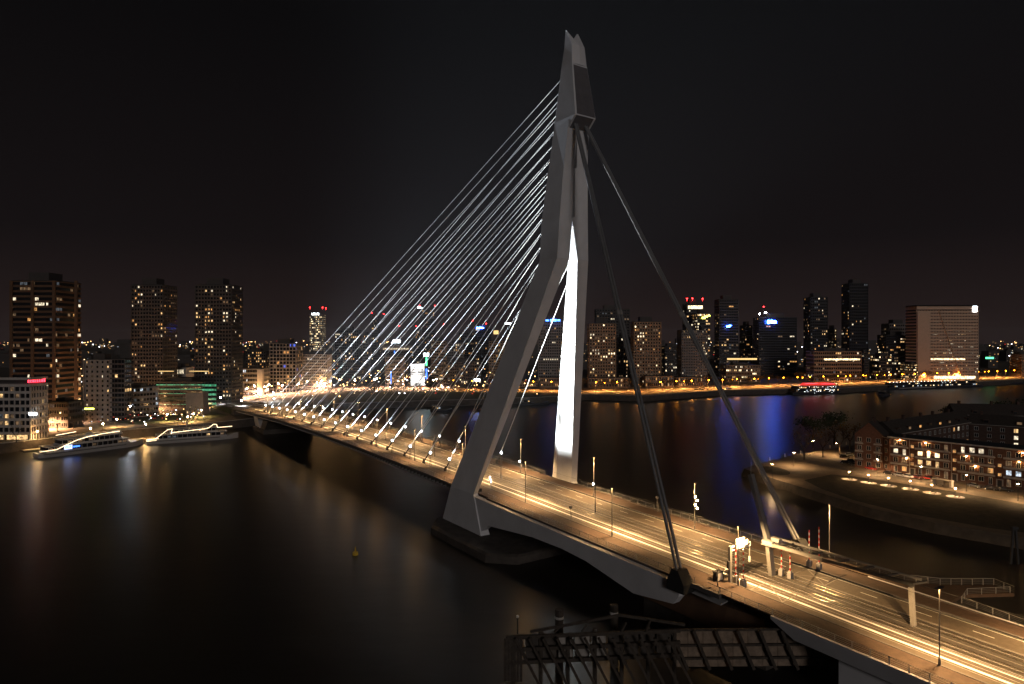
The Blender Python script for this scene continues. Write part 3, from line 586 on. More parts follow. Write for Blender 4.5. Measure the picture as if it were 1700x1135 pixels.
# --- left bank
t = thing('corner_building', 'pale banded corner block with a red roof sign at the far left edge', 'building', (WX(51,340), 340, QZ), 0)
Wl, Dl, Hl, nf = 34, 16, 27.5, 7
for nm, ax, nrm, W_ in (('front', (-1,0,0), (0,-1,0), Wl), ('side', (.05,1,0), (1,-.05,0), 11.5)):
    ax = Vector(ax); nrm = Vector(nrm); fr = MB(); li = MB(); gl = MB()
    back = -nrm*9
    gl.loft([[Vector(p)+Vector((0,0,z_)) for p in (ax*.2-nrm*.5, ax*W_-nrm*.5, ax*W_+back, ax*.2+back)] for z_ in (0, Hl)])
    obj('glazing', gl, M['glass'], t)
    for i in range(nf+2):
        z_ = 3.4+i*3.55; fr.loft([[q+Vector((0,0,zz)) for q in (Vector((0,0,0))+nrm*.25, ax*W_+nrm*.25, ax*W_-nrm*.6, -nrm*.6)] for zz in (z_-.55, z_+.75)])
    obj('floor_band', fr, M['wpale'], t, kind='stuff')
    pm = MB(); nb_ = 12 if nm == 'front' else 6
    for j in range(nb_+1):
        c_ = ax*(W_*j/nb_); h_ = ax*(.28); pm.loft([[c_-h_-nrm*.5, c_+h_-nrm*.5, c_+h_+nrm*.1, c_-h_+nrm*.1], [x+Vector((0,0,Hl)) for x in (c_-h_-nrm*.5, c_+h_-nrm*.5, c_+h_+nrm*.1, c_-h_+nrm*.1)]])
    obj('pier', pm, M['wpale'], t, kind='stuff')
    rnd = random.Random(5)
    for i in range(nf):
        for j in range(nb_):
            if rnd.random() < .30:
                a = ax*(W_*j/nb_+.5)+Vector((0,0,3.4+i*3.55+.8))-nrm*.44; b = ax*(W_/nb_-1.0); c_ = Vector((0,0,2.0)); obj('lit_window', MB().poly([a,a+b,a+b+c_,a+c_]), L[rnd.choice(['dim','dim','dimc','warm','amber','dim'])], t)
sh = MB(); sh.box(-12,-1.2,-.62,-.5,.3,2.6).box(-26,-14,-.62,-.5,.3,2.6); obj('shop_window', sh, L['warm'], t)
rf = obj('roof', MB().prism([(0,0),(-Wl,0),(-Wl,11),(.6,11.4)], 'z', Hl+.8, Hl+1.6), M['wpale'], t); obj('penthouse', MB().box(-30,-3.5,3,9.5,Hl+1.605,Hl+4.4), M['wdark'], rf)
q = obj('neon_sign', glyphs(8, 8.5, 1.9, 4), L['redglow'], t); q.location = (-3.0,2.0,Hl+2.2); q.rotation_euler = (0,0,1.07); q = obj('sign_rail', MB().tube((-3.0,2.15,Hl+2.0),(1.1,9.6,Hl+2.0),.12,5).tube((-3.0,2.15,Hl+.9),(-3.0,2.15,Hl+2.0),.1,4).tube((.4,9.6,Hl+.9),(.4,9.6,Hl+2.0),.1,4), M['dark'], t)
obj('white_sign', MB().box(-.6,3.6,-.5,-.42,13.0,14.2), L['signw'], t)
px('tower_block', 'tall brown banded apartment tower at the far left with three bays', 20, 135, 466, 425, 'wbrown', 27, 12, D=24, lit=.10, mats=('pale','amber','dim','dim','dimc'), pw=0, bh=.42, seed=11, mask=lambda a, b: .30 if b > .68 else .10)
t = bpy.context.scene.objects['tower_block']
cm = MB(); 
for x in (-.2, 13.6, 27.6, 42.0): cm.box(x-.9, x+.9, -.85, -.1, 0, 90.6)
obj('bay_rib', cm, M['wbrown'], t)
px('slab_block', 'white-walled apartment slab with a side of dark balconies', 140, 183, 597, 415, 'wgrey', 13, 5, D=12, raw=True, lit=.10, pw=.62, bh=.55, seed=3, nbs=4, mats=('dim','warm','pale'))
px('balcony_block', 'dark balcony side of the slab beside the brown tower', 184, 207, 596, 415.5, 'wdark', 13, 4, D=8, raw=True, lit=.05, pw=.1, bh=.35, seed=4, balcony=.9, crown=False)
px('low_block', 'dark low block with a bright strip sign in front of the brown tower', 78, 139, 668, 385, 'wdark', 4, 9, D=14, lit=.12, pw=.3, bh=.5, seed=6)
t = bpy.context.scene.objects['low_block']; obj('strip_sign', MB().box(22.5,28,-.5,-.3,11.0,11.9), L['signy'], t)
px('twin_tower', 'dark residential tower left of the other, with few lit windows', 218, 294, 473, 520, 'wdark', 32, 11, D=22, lit=.07, pw=.35, bh=.5, seed=21, mats=('warm','pale','amber','dim','dim'), mask=lambda a, b: .20 if b > .85 or b < .12 else .06)
px('twin_tower', 'dark residential tower right of the other, with two columns of lit windows', 324, 403, 473, 520, 'wdark', 32, 12, D=22, lit=.07, pw=.35, bh=.5, seed=24, mats=('warm','pale','amber','dim'), mask=lambda a, b: .28 if .22 < b < .42 or .7 < b < .86 or b < .08 else .05)
tower('office_block', 'long oblique grey office block running back from the quay street', WX(211,435), 428, 25, 10, 20, 'wgrey', 6, 12, lit=.14, rot=1.0, pw=.12, bh=.5, seed=8, mats=('dim','dimc','cool'))
px('parking_garage', 'long low parking garage glowing green on every deck', 258, 365, 634, 500, 'wdark', 6, 18, D=30, lit=0, mats=('green','green','green'), pw=.0, bh=.45, seed=9)
t = bpy.context.scene.objects['parking_garage']; gw = (365-258)*500/F*1.03
for i in range(5): obj('green_light_strip', MB().box(.6,gw-4.5,.16,.30,1.6+i*3.5+.6,1.6+i*3.5+2.2), L['green'], t)
gp = MB()
for i in range(18): gp.box(.5+i*2.65,.75+i*2.65,-.05,.12,0,20)
obj('column', gp, M['wdark'], t, kind='stuff'); obj('roof_lights', MB().box(2,14,-.1,.1,27.6,28.1).box(26,41,-.1,.1,27.6,28.1), L['cornice'], t)
px('small_office', 'pale box office above the parking garage between the dark towers', 294, 322, 610, 560, 'wpale', 4, 8, D=14, lit=.35, mats=('dim','pale','dim'), pw=.2, seed=10)
tm = MB(); tm.loft([[Vector(p) for p in ((-6,-4,0),(6,-4,0),(6,5,0),(-6,5,0))], [Vector(p) for p in ((-7,-3,15),(5.2,-3,15.6),(5.2,4,15.6),(-7,4,15))]])
q = obj('vent_block', tm, M['wgrey'], None, loc=(WX(328,455),455,QZ)); tag(q, 'windowless leaning concrete block standing alone before the green garage', 'building')
px('office_slab', 'grey office slab with a pale stair tower right of the dark towers', 403, 446, 612, 600, 'wgrey', 6, 12, D=16, lit=.12, mats=('dim','cool','dimc'), pw=.1, seed=12)
t = bpy.context.scene.objects['office_slab']; obj('stair_tower', MB().box(13.5,18.5,-.7,3,0,24.5), M['wpale'], t)
px('far_office', 'far dark office with one bright floor group left of the balcony flats', 408, 448, 583, 900, 'wdark', 9, 10, D=16, lit=.35, mats=('warm','amber'), pw=.4, bh=.5, seed=13)
px('balcony_flats', 'brown flats with pale balcony bands behind the far bridge end', 448, 502, 570, 640, 'wgrey', 14, 8, D=20, lit=.12, pw=.25, bh=.3, seed=14, balcony=.6, mats=('warm','amber','dim','bluewin'))
px('grid_flats', 'white grid facade flats behind the first stay cables', 503, 551, 588, 680, 'wpale', 12, 12, D=18, lit=.07, pw=.42, bh=.42, seed=15)
px('lit_tower', 'slim office tower lit from top to bottom with red lamps on its roof', 514, 541, 521, 1150, 'wgrey', 26, 10, D=26, lit=.55, mats=('warm','pale','hot','dim'), pw=.3, bh=.5, seed=16, crown=False)
t = bpy.context.scene.objects['lit_tower']; W_ = 27*1150/F; red_lamps(t, [(.5,0,108),(W_*.8,0,108),(W_,0,107)], 1.0)
q = obj('roof_lettering', glyphs(6, 13, 3.0, 8), L['signw'], t); q.location = (4,-.6,95)
E_ = [  # u0,u1,vtop,Y,wall,nf,nb,lit, label
 (556,600,548,980,'wdark',16,12,.12,'dark office slab behind the second bundle of cables'),
 (602,616,556,990,'wgrey',14,4,.2,'narrow grey tower behind the cables with a thin lit shaft'),
 (617,631,522,1100,'wdark',22,5,.12,'slim dark tower with a red lamp seen through the cables'),
 (560,612,606,760,'wdark',7,14,.10,'dark low block with green strips behind the cables'),
 (636,682,575,820,'wdark',15,10,.06,'dark tower with a wide flat lit crown and blue light line'),
 (690,700,549,1250,'wgrey',14,4,.3,'grey block under the tall gridded tower'),
 (701,723,514,1150,'wdark',26,9,.10,'tall gridded tower with red lamps in the middle of the cables'),
 (716,742,566,900,'wtan',12,8,.22,'tan flats with lit stair windows behind the cables'),
 (744,770,570,940,'wgrey',12,8,.22,'grey flats behind the thin cables near the left pylon leg'),
 (762,788,552,1050,'wdark',16,8,.15,'dark flats with scattered windows below the blue sign'),
 (789,816,545,980,'wblack',17,8,.08,'black office tower with a blue sign on top seen through cables'),
 (812,842,566,860,'wtan',14,8,.14,'brown tower with a lit orange cornice beside the left pylon leg'),
 (842,866,541,980,'wdark',18,8,.16,'dark tower with a white roof sign beside the left pylon leg'),
 (640,672,592,700,'wgrey',8,10,.14,'grey low block under the wide flat crown'),
 (725,800,600,720,'wdark',8,20,.16,'long dark block above the orange quay between cables')]
for i, (u0,u1,vt,Y_,wl,nf_,nb_,lt,lab) in enumerate(E_): px('city_block', lab, u0, u1, vt, Y_, wl, nf_, nb_, D=20, lit=lt, pw=.3, bh=.5, seed=100+i, group='city blocks behind the cables')
def sign(name, label, u, v, Y, w_, h_, m, parent=None, shape=None):
    q = MB()
    x, z = WX(u, Y), WZ(v, Y)
    if shape is None: q.box(-w_/2,w_/2,-.15,.15,-h_/2,h_/2)
    else:
        for a, b, c_, d_ in shape: q.box(a*w_-w_/2,b*w_-w_/2,-.15,.15,c_*h_-h_/2,d_*h_-h_/2)
    o = obj('letter_shapes', q, L[m]); r = thing(name, label, 'sign', (x, Y, z)); o.parent = r
    b = MB().box(-w_/2,w_/2,.16,.5,-h_*.12,h_*.12).box(-w_*.3,-w_*.27,.5,3,-h_/2-2,h_*.1).box(w_*.27,w_*.3,.5,3,-h_/2-2,h_*.1); obj('sign_frame', b, M['dark'], r); return r
BLOB = [(0,.28,.05,.85),(.05,.22,-.1,1.05),(.34,1,.05,.75),(.36,.6,.1,1.05),(.7,.86,.05,.9)]
sign('illuminated_sign', 'bright white sign on the flat crown seen through the cables', 658, 566, 818, 10, 4.2, 'signw', shape=[(0,.95,0,.55),(.12,.75,.5,.95),(.8,1,.2,.8)])
sign('illuminated_sign', 'white sign at the corner of the tall gridded tower', 697, 510, 1148, 7, 4, 'signw', shape=[(0,.5,.1,.9),(.5,1,0,.5)])
sign('illuminated_sign', 'white green-edged sign on the post left of the lit billboard', 707.5, 588.5, 695, 5.5, 3.2, 'signw')
sign('illuminated_sign', 'small blue-white sign seen through the upper thin cables', 797, 544, 976, 11, 2.2, 'blue', shape=BLOB)
sign('illuminated_sign', 'orange square sign on the brown tower by the left pylon leg', 823.5, 551.5, 855, 6.5, 5, 'cornice')
sign('illuminated_sign', 'white-green bar sign nearest the left pylon leg', 843, 536.5, 976, 9, 2, 'signw')
sign('illuminated_sign', 'small white lamp panel above the orange quay beside the left pylon leg', 792, 630.5, 668, 6, 2.0, 'signw')
r = thing('light_line', 'thin vertical blue light line on the dark tower behind the cables', 'light', (WX(655,816),816,WZ(615,816))); obj('tube', MB().box(-.5,.5,-.2,.2,0,27), L['bluelite'], r); obj('bracket', MB().box(-.6,.6,.2,.5,-.3,27.3), M['dark'], r)
r = thing('light_line', 'lower short blue light line left of the long blue one', 'light', (WX(649,696),696,WZ(641,696))); obj('tube', MB().box(-.45,.45,-.2,.2,0,16), L['bluelite'], r); obj('bracket', MB().box(-.5,.5,.2,.5,-.3,16.3), M['dark'], r)
r = thing('light_line', 'green light line under the white sign beside the billboard', 'light', (WX(708,694),694,WZ(607,694))); obj('tube', MB().box(-.8,.8,-.2,.2,0,9), L['signg'], r); obj('bracket', MB().box(-.9,.9,.2,.5,-16,9.3), M['dark'], r); obj('lower_tube', MB().box(-.8,.8,-.2,.2,-14,-3), L['bluelite'], r)
r = thing('billboard', 'big white lit billboard seen through the cables above the quay', 'billboard', (WX(682,664),664,WZ(640,664)), .35); obj('panel', MB().box(0,14,-.1,.15,0,22), L['pano'], r); obj('frame', MB().box(-.4,14.4,.15,.6,-.4,22.4).box(3,4,.6,1.2,-9,20).box(10,11,.6,1.2,-9,20), M['dark'], r)
tl = MB()
rnd = random.Random(3)
for i, z_ in enumerate((18.5,15.6,12.8,10.3)):
    x = 1
    while x < 12.4: ww = rnd.uniform(.35,.9); tl.box(x, x+ww, -.14, -.104, z_, z_+1.1); x += ww+.25
obj('lettering', tl, M['wdark'], r, kind='stuff')
fl_ = thing('crown_roof', 'wide flat pale roof ring with a row of lit windows behind the cables', 'building', (WX(659,815),815,WZ(582,815)))
obj('ring', MB().loft([[Vector((x*rx,y*ry,z_)) for x, y in [(math.cos(2*PI*a/20), math.sin(2*PI*a/20)) for a in range(20)]] for rx, ry, z_ in ((18,6,0),(21,7,1.2),(21,7,5.5),(19,6,6.6))]), M['wgrey'], fl_)
lw = MB(); 
for i in range(16): lw.box(-16+i*2,-16+i*2+1.2,-7.3+abs(i-7.5)*.16,-6.9+abs(i-7.5)*.16,1.6,3.4)
obj('lit_window', lw, L['pale'], fl_, kind='stuff')
for u, v, Y_ in ((617.5,519,1095),(637,521,1100),(697,507,1148),(722,507,1148),(663,541,1100),(691,541,1100),(737,538,1100),(785,532,1000),(807,537,1000)):
    r = thing('aerial', 'thin roof aerial with a red obstruction lamp seen through the cables', 'aerial', (WX(u,Y_),Y_,WZ(v,Y_)), 0, 'aerials with red lamps behind the cables'); obj('rod', MB().tube((0,.5,-14),(0,.5,-.5),.2,5), M['dark'], r); obj('lamp', MB().ball((0,0,0),.9,6,4), L['redlamp'], r)
# --- right of the left pylon leg and the far right bank
R_ = [
 (893,938,533,770,'wgrey',22,12,.10,.45,'grey residential tower between the pylon legs with a blue sign',''),
 (975,1022,537,720,'wtan',20,10,.20,.45,'brown flats just right of the far pylon leg, full of lit windows','R'),
 (987,1045,513,900,'wdark',24,12,.06,.3,'dark taller tower behind the brown flats right of the pylon',''),
 (1047,1097,534,720,'wtan',20,10,.16,.45,'second brown flats tower between the two back stays','R'),
 (1124,1166,548,735,'wgrey',20,12,.08,.5,'pale flats tower with square windows behind the right back stay',''),
 (1155,1174,548,737,'wgrey',20,5,.22,.5,'pale flats wing with lit base right of the right back stay',''),
 (1133,1163,504,900,'wdark',26,6,.12,.1,'dark tower with a glowing top floor and red roof lamps',''),
 (1150,1179,520,860,'wblack',22,6,.26,.05,'black glass tower with a yellow-white corner sign',''),
 (1186,1226,497,900,'wdark',28,8,.09,.05,'dark banded tower with a small blue sign on it',''),
 (1228,1249,540,920,'wdark',20,5,.12,.3,'narrow dark block between the banded tower and the black one',''),
 (1250,1323,527,880,'wblack',24,16,.05,.1,'wide black office tower with a glowing blue sign',''),
 (1334,1374,493,900,'wblack',27,9,.13,.3,'black tower with lit floors and a stepped top',''),
 (1372,1389,546,940,'wdark',16,4,.30,.3,'lower dark block with orange windows beside the stepped black tower',''),
 (1397,1441,470,880,'wblack',31,9,.10,.3,'tallest slim black tower on the right bank',''),
 (1420,1442,585,855,'wdark',11,4,.05,.3,'dark reddish lower wing in front of the tallest tower',''),
 (1338,1430,583,800,'wtan',8,22,.07,.2,'long low brown office with one bright lit floor',''),
 (1196,1262,606,790,'wtan',5,22,.22,.3,'low brown office with a glowing yellow cornice',''),
 (1463,1512,537,960,'wgrey',14,10,.12,.3,'grey office with a lit top floor behind the black glass block',''),
 (1456,1512,556,870,'wblack',16,12,.20,.1,'black glass office block with bright lower floors',''),
 (1444,1480,590,840,'wdark',8,8,.35,.1,'dark glass block with yellow lit floors beside the dark wing',''),
 (1495,1524,604,820,'wblack',7,8,.45,.1,'low glass office with white lit floors left of the white slab',''),
 (1676,1702,588,900,'wtan',7,6,.12,.4,'brown building at the right edge of the far bank',''),
 (1098,1124,575,860,'wdark',10,6,.18,.4,'dark low flats between the left back stay and the pale tower',''),
 (1022,1047,560,800,'wdark',12,5,.14,.4,'dark block with a red lit stair between the brown flats','')]
for i, (u0,u1,vt,Y_,wl,nf_,nb_,lt,pw_,lab,k) in enumerate(R_):
    px('bank_tower', lab, u0, u1, vt, Y_, wl, nf_, nb_, D=22, lit=lt, pw=pw_, bh=.5, seed=300+i, group='buildings of the right bank', mats=('warm','pale','amber','hot','dim','dim') if lt > .15 else ('warm','pale','dim','dim','dimc','amber'))
def bt(lab): return next(o for o in sc.objects if o.get('label') == lab)
t = bt('long low brown office with one bright lit floor'); obj('lit_floor', MB().box(12,56,-.42,-.37,26.4,28.4), L['hot'], t)
t = bt('low brown office with a glowing yellow cornice'); obj('lit_cornice', MB().box(1,37,-.9,-.45,27.2,29.2), L['cornice'], t)
t = bt('dark tower with a glowing top floor and red roof lamps'); obj('lit_top_floor', MB().box(2,22,-.5,-.42,94,98.5), L['hot'], t); red_lamps(t, [(.5,0,108),(8,0,108.5),(22,0,108)], 1.0)
sign('illuminated_sign', 'glowing blue sign high on the wide black office tower', 1281.5, 534, 876, 12.5, 4.4, 'blue', shape=BLOB)
sign('illuminated_sign', 'small blue sign on the dark banded tower', 1210, 541, 896, 6.5, 3, 'blue', shape=[(0,.35,0,.6),(.4,.75,0,.6),(.5,1,.55,.9)])
sign('illuminated_sign', 'yellow-white slanting sign at the corner of the black glass tower', 1172, 526, 856, 11, 5, 'signy', shape=[(0,.45,0,.55),(.3,.7,.35,.85),(.65,1,.65,.95)])
sign('illuminated_sign', 'blue sign bar on top of the grey tower between the pylon legs', 918, 531.5, 766, 17, 2.6, 'bluesoft', shape=[(0,.2,.1,.8),(.3,.75,0,1),(.8,1,.1,.9)])
sign('illuminated_sign', 'green sign low on the far bank right of the white slab', 1643, 594, 880, 11, 2.4, 'signg')
for u, v, lab in ((1271,518.5,'brighter white roof lamp on the wide black tower'),(1261,521,'fainter white roof lamp on the wide black tower')):
    r = thing('roof_lamp', lab, 'lamp', (WX(u,878),878,WZ(v,878))); obj('globe', MB().ball((0,0,0),1.1,7,5), L['lampw'], r); obj('post', MB().tube((0,.2,-8),(0,.2,-1),.2,5), M['dark'], r)
r = thing('aerial', 'roof aerial with a red lamp on the wide black tower', 'aerial', (WX(1268,878),878,WZ(509,878))); obj('rod', MB().tube((0,.5,-16),(0,.5,-.5),.2,5), M['dark'], r); obj('lamp', MB().ball((0,0,0),.9,6,4), L['redlamp'], r)
# white slab with the slanting edge and the bright square emblem
Yw = 840; Ww = (1624-1522)*Yw/F; Hw = WZ(507,Yw)-QZ
t = thing('office_slab', 'big white office slab with a blank stair wall and a bright square at its top corner', 'building', (WX(1522,Yw),Yw,QZ))
obj('glazing', MB().box(.4,Ww-.4,.4,24,0,Hw-.3), M['glass'], t)
fr = MB(); nfw = 24; fh = Hw/nfw
for i in range(nfw+1): fr.box(0,Ww,0,24,max(0,i*fh-fh*.28),min(Hw,i*fh+fh*.28) if i < nfw-1 else Hw)
obj('floor_band', fr, M['wwhite'], t, kind='stuff')
pr = MB(); li = MB(); facade(pr, li, None, (0,.4,0), (1,0,0), (0,-1,0), Ww, Hw-6, nfw-2, 40, .12, [L[k_] for k_ in ('warm','pale','dim','dim','dim','dimc')], .42, .56, .4, 77, lambda a, b: (.75 if (.12 < a < .17 or .36 < a < .40) and b > .26 else .26) if b > .2 else (.02))
obj('pier', pr, M['wwhite'], t, kind='stuff'); obj('lit_window', li, None, t, kind='stuff')
obj('stair_wall', MB().box(.3,16,-1.6,-.03,0,Hw-8), M['wwhite'], t)
sl = MB(); sl.prism([(24,Hw-5),(36,Hw-5),(62,8),(62,2),(58,2)], 'y', -.30, -.02); 
obj('slanting_fin', MB().beam((28,-.5,Hw-6),(56,-.5,6),.5,1.2), M['wwhite'], t)
obj('roof', MB().box(.2,Ww-.2,.2,23.8,Hw+.003,Hw+.6), M['roofflat'], t)
obj('emblem', MB().box(Ww-7.2,Ww-1.8,-.5,-.2,Hw-8,Hw-.8), L['signw'], t)
obj('lit_ground_floor', MB().box(22,Ww-4,-.5,-.42,1,4.6), L['hot'], t); obj('lit_floor', MB().box(18,62,-.36,-.30,25.5,27.4), L['hot'], t)

# ------------------------------------------------------------------ quay lamps, trees
def quay_lamp(kind, lab, group, h, gl, col, pw, r_=.42, arm=True):
    r = thing('street_lamp', lab, 'street lamp', (0,0,0), 0, group)
    m = MB().tube((0,0,0),(0,0,h),.12,6,.07)
    if arm: m.tube((0,0,h),(1.2,0,h+.35),.06,5)
    obj('pole', m, M['dark'], r); x = 1.25 if arm else 0
    obj('globe', MB().ball((x,0,h+.25),r_,7,5), L[gl], r)
    r['_l'] = 0; del r['_l']
    return r, (x, 0, h-.35), col, pw
def place_lamps(kind, lab, group, pts, h, gl, col, pw, r_=.42, every=1, arm=True):
    r, lp, col, pw = quay_lamp(kind, lab, group, h, gl, col, pw, r_, arm); rnd = random.Random(len(pts))
    for i, p in enumerate(pts):
        o = r if i == 0 else dup(r, p); o.location = p; rz = rnd.uniform(-3,3); o.rotation_euler = (0,0,rz)
        if i % every == 0: light('SPOT', 'lamp_light', o, lp, pw*every, col, .4, 165, .6)
def lerp_poly(P, step, off=0):
    P = [Vector(p) for p in P]; out = []; acc = 0
    for a, b in zip(P, P[1:]):
        l_ = (b-a).length; v = (b-a)/l_; n = Vector((-v.y, v.x, 0)); s = -acc % step if acc else 0
        s = (step-acc % step) % step
        while s < l_: out.append(a+v*s+n*off); s += step
        acc += l_
    return out
RQ = [(-60,688,5.1),(60,664,5.1),(130,656,5.1),(215,700,5.1),(330,748,5.1),(420,785,5.1),(560,840,5.1),(690,905,5.1),(900,1010,5.1)]
place_lamps('quay', 'orange sodium street lamp on the riverside road of the right bank', 'orange street lamps of the right bank road', lerp_poly(RQ, 21, -10), 9, 'lamp', (1,.42,.10), 30000, .55, 1)
place_lamps('quay', 'orange sodium lamp close to the water side of the right bank road', 'orange lamps on the water side of the right bank road', lerp_poly(RQ[1:8], 34, 10.5), 7, 'lamp', (1,.42,.10), 17000, .42, 1)
AL = [(-236,560,5.9),(-214,625,5.3),(-192,668,5.2),(-150,700,5.1),(-80,690,5.1)]
place_lamps('approach', 'white street lamp along the curved road at the far bridge end', 'white lamps along the curved approach road', lerp_poly(AL, 17, 10)+lerp_poly(AL, 24, -10), 9, 'lampy', (1,.58,.36), 38000, .55, 1)
park = [G(u, v, QZ+4.5) - Vector((0,0,4.5)) for u, v in ((62,716),(150,711),(171,704),(194,696),(242,704),(278,688),(311,692),(321,687),(334,681),(343,667))]
place_lamps('park', 'starry yellow park lamp on the dark slope above the moored ships', 'park lamps on the left bank slope', park, 4.4, 'lampy', (1,.60,.22), 11000, .34, 1, False)
strt = [G(u, v, QZ+8) - Vector((0,0,8)) for u, v in ((139,678),(112,679),(180,672),(271,658),(276,653),(254,656),(222,662),(77,683),(78,690),(120,676),(150,668),(208,671),(215,664),(232,668),(246,661))]
place_lamps('street', 'warm street lamp on the busy street behind the moored ships', 'street lamps behind the moored ships', strt, 8, 'lampy', (1,.50,.22), 80000, .4, 1)
r = thing('floodlight', 'dazzling blue-white floodlight at the foot of the balcony slab', 'floodlight', (WX(216,404),404,WZ(674,404))); obj('lens', MB().ball((0,0,0),.42,8,6), L['lampw'], r); obj('post', MB().tube((0,.3,-11),(0,.3,0),.15,6), M['dark'], r); light('POINT', 'glare', r, (0,-1.3,0), 2200, (.85,.93,1), .5)
place_lamps('approach', 'blue-white lamp on the rim of the far bridge approach', 'blue-white lamps at the far bridge end', [G(u, v, 12)-Vector((0,0,6.0)) for u, v in ((366,660),(371,655),(395,652),(454,652),(455,662),(401,665),(432,655))], 6, 'lampw', (.9,.95,1), 9000, .5, 1, False)
def bare_tree(label, p, h, seed, leaf=None, dens=240, group='trees of the left bank', cr=.34):
    rnd = random.Random(seed); r = thing('tree', label, 'tree', p, 0, group); m = MB(); tips = []
    m.tube((0,0,0),(0,0,h*.32),h*.026,7,h*.018)
    def br(a, d, ln, rad, lv):
        b = a+d*ln; m.tube(a, b, rad, 4 if lv else 5, rad*.6); tips.append(b)
        if lv < 2:
            for i in range(3 if lv else 4):
                q = (d+Vector((rnd.uniform(-.8,.8), rnd.uniform(-.8,.8), rnd.uniform(-.1,.5)))).normalized(); br(b, q, ln*rnd.uniform(.6,.8), rad*.55, lv+1)
    for i in range(4):
        a = i*PI/2+rnd.uniform(-.4,.4); br(Vector((0,0,h*.30)), Vector((math.cos(a)*.7, math.sin(a)*.7, 1)).normalized(), h*.27, h*.013, 0)
    obj('trunk', m, M['bark'], r)
    if leaf:
        c = MB()
        for i in range(dens):
            t = rnd.choice(tips)+Vector((rnd.gauss(0,h*.07), rnd.gauss(0,h*.07), rnd.gauss(0,h*.06))); s = h*rnd.uniform(.018,.04)
            u = Vector((rnd.uniform(-1,1), rnd.uniform(-1,1), rnd.uniform(-1,1))).normalized()*s; w_ = u.orthogonal().normalized()*s*rnd.uniform(.6,1); k = u.cross(w_).normalized()*s*.5
            c.poly([t-u, t+w_+k, t+u, t-w_+k])
        obj('crown', c, M[leaf], r)
    return r
protos = [bare_tree('autumn street tree lit orange on the right bank road', (0,0,0), 10+k, 40+k, 'leafa', 300, 'street trees of the right bank') for k in range(3)]
pts = lerp_poly(RQ[1:8], 15, 7); rnd = random.Random(12)
for i, p in enumerate(pts):
    p = p+Vector((rnd.uniform(-3,3), rnd.uniform(-2,2), -.1)); o = protos[i] if i < 3 else dup(protos[i % 3], p); o.location = p; o.rotation_euler = (0,0,rnd.uniform(0,6)); s = rnd.uniform(.8,1.25); o.scale = (s,s,s)
protos = [bare_tree('bare winter tree on the dark slope above the moored ships', (0,0,0), 10, 60+k, 'leafd', 40, 'bare trees of the left bank') for k in range(2)]
for i, (u, v) in enumerate(((228,690),(244,687),(205,696),(262,683),(285,679),(300,676),(216,700),(248,697),(150,700),(95,716),(108,709),(122,712),(133,706),(27,735),(318,698))):
    p = G(u, v, QZ); o = protos[i] if i < 2 else dup(protos[i % 2], p); o.location = p; o.rotation_euler = (0,0,i*1.3); s = .75+.08*(i % 5); o.scale = (s,s,s)
protos = [bare_tree('leafy dark tree on the grassy bank between the cables and the far quay', (0,0,0), 9, 80+k, 'leafd', 420, 'dark trees on the far grassy bank') for k in range(2)]
for i, (x, y) in enumerate(((-120,648),(-95,660),(-60,668),(-40,650),(-20,668),(5,655),(-130,610),(-80,640))):
    o = protos[i] if i < 2 else dup(protos[i % 2], (x,y,QZ)); o.location = (x,y,QZ); o.rotation_euler = (0,0,i*1.7)
# low orange-lit terraces along the right bank road
for i, (u0,u1,vt,Y_,lab) in enumerate(((896,935,627,706,'low orange-lit terrace seen between the pylon legs'),(975,1044,627,700,'low orange-lit terrace right of the far pylon leg'),(1068,1118,624,705,'low orange-lit terrace between the back stays'),(1119,1166,626,712,'low orange-lit terrace at the foot of the pale flats'),(842,893,632,715,'low dark terrace seen behind the left pylon leg'))):
    px('terrace', lab, u0, u1, vt, Y_, 'wtan', 2, 14, D=12, lit=.2, pw=.45, bh=.5, seed=500+i, group='low terraces on the right bank road', mats=('warm','amber','dim'), crown=False)
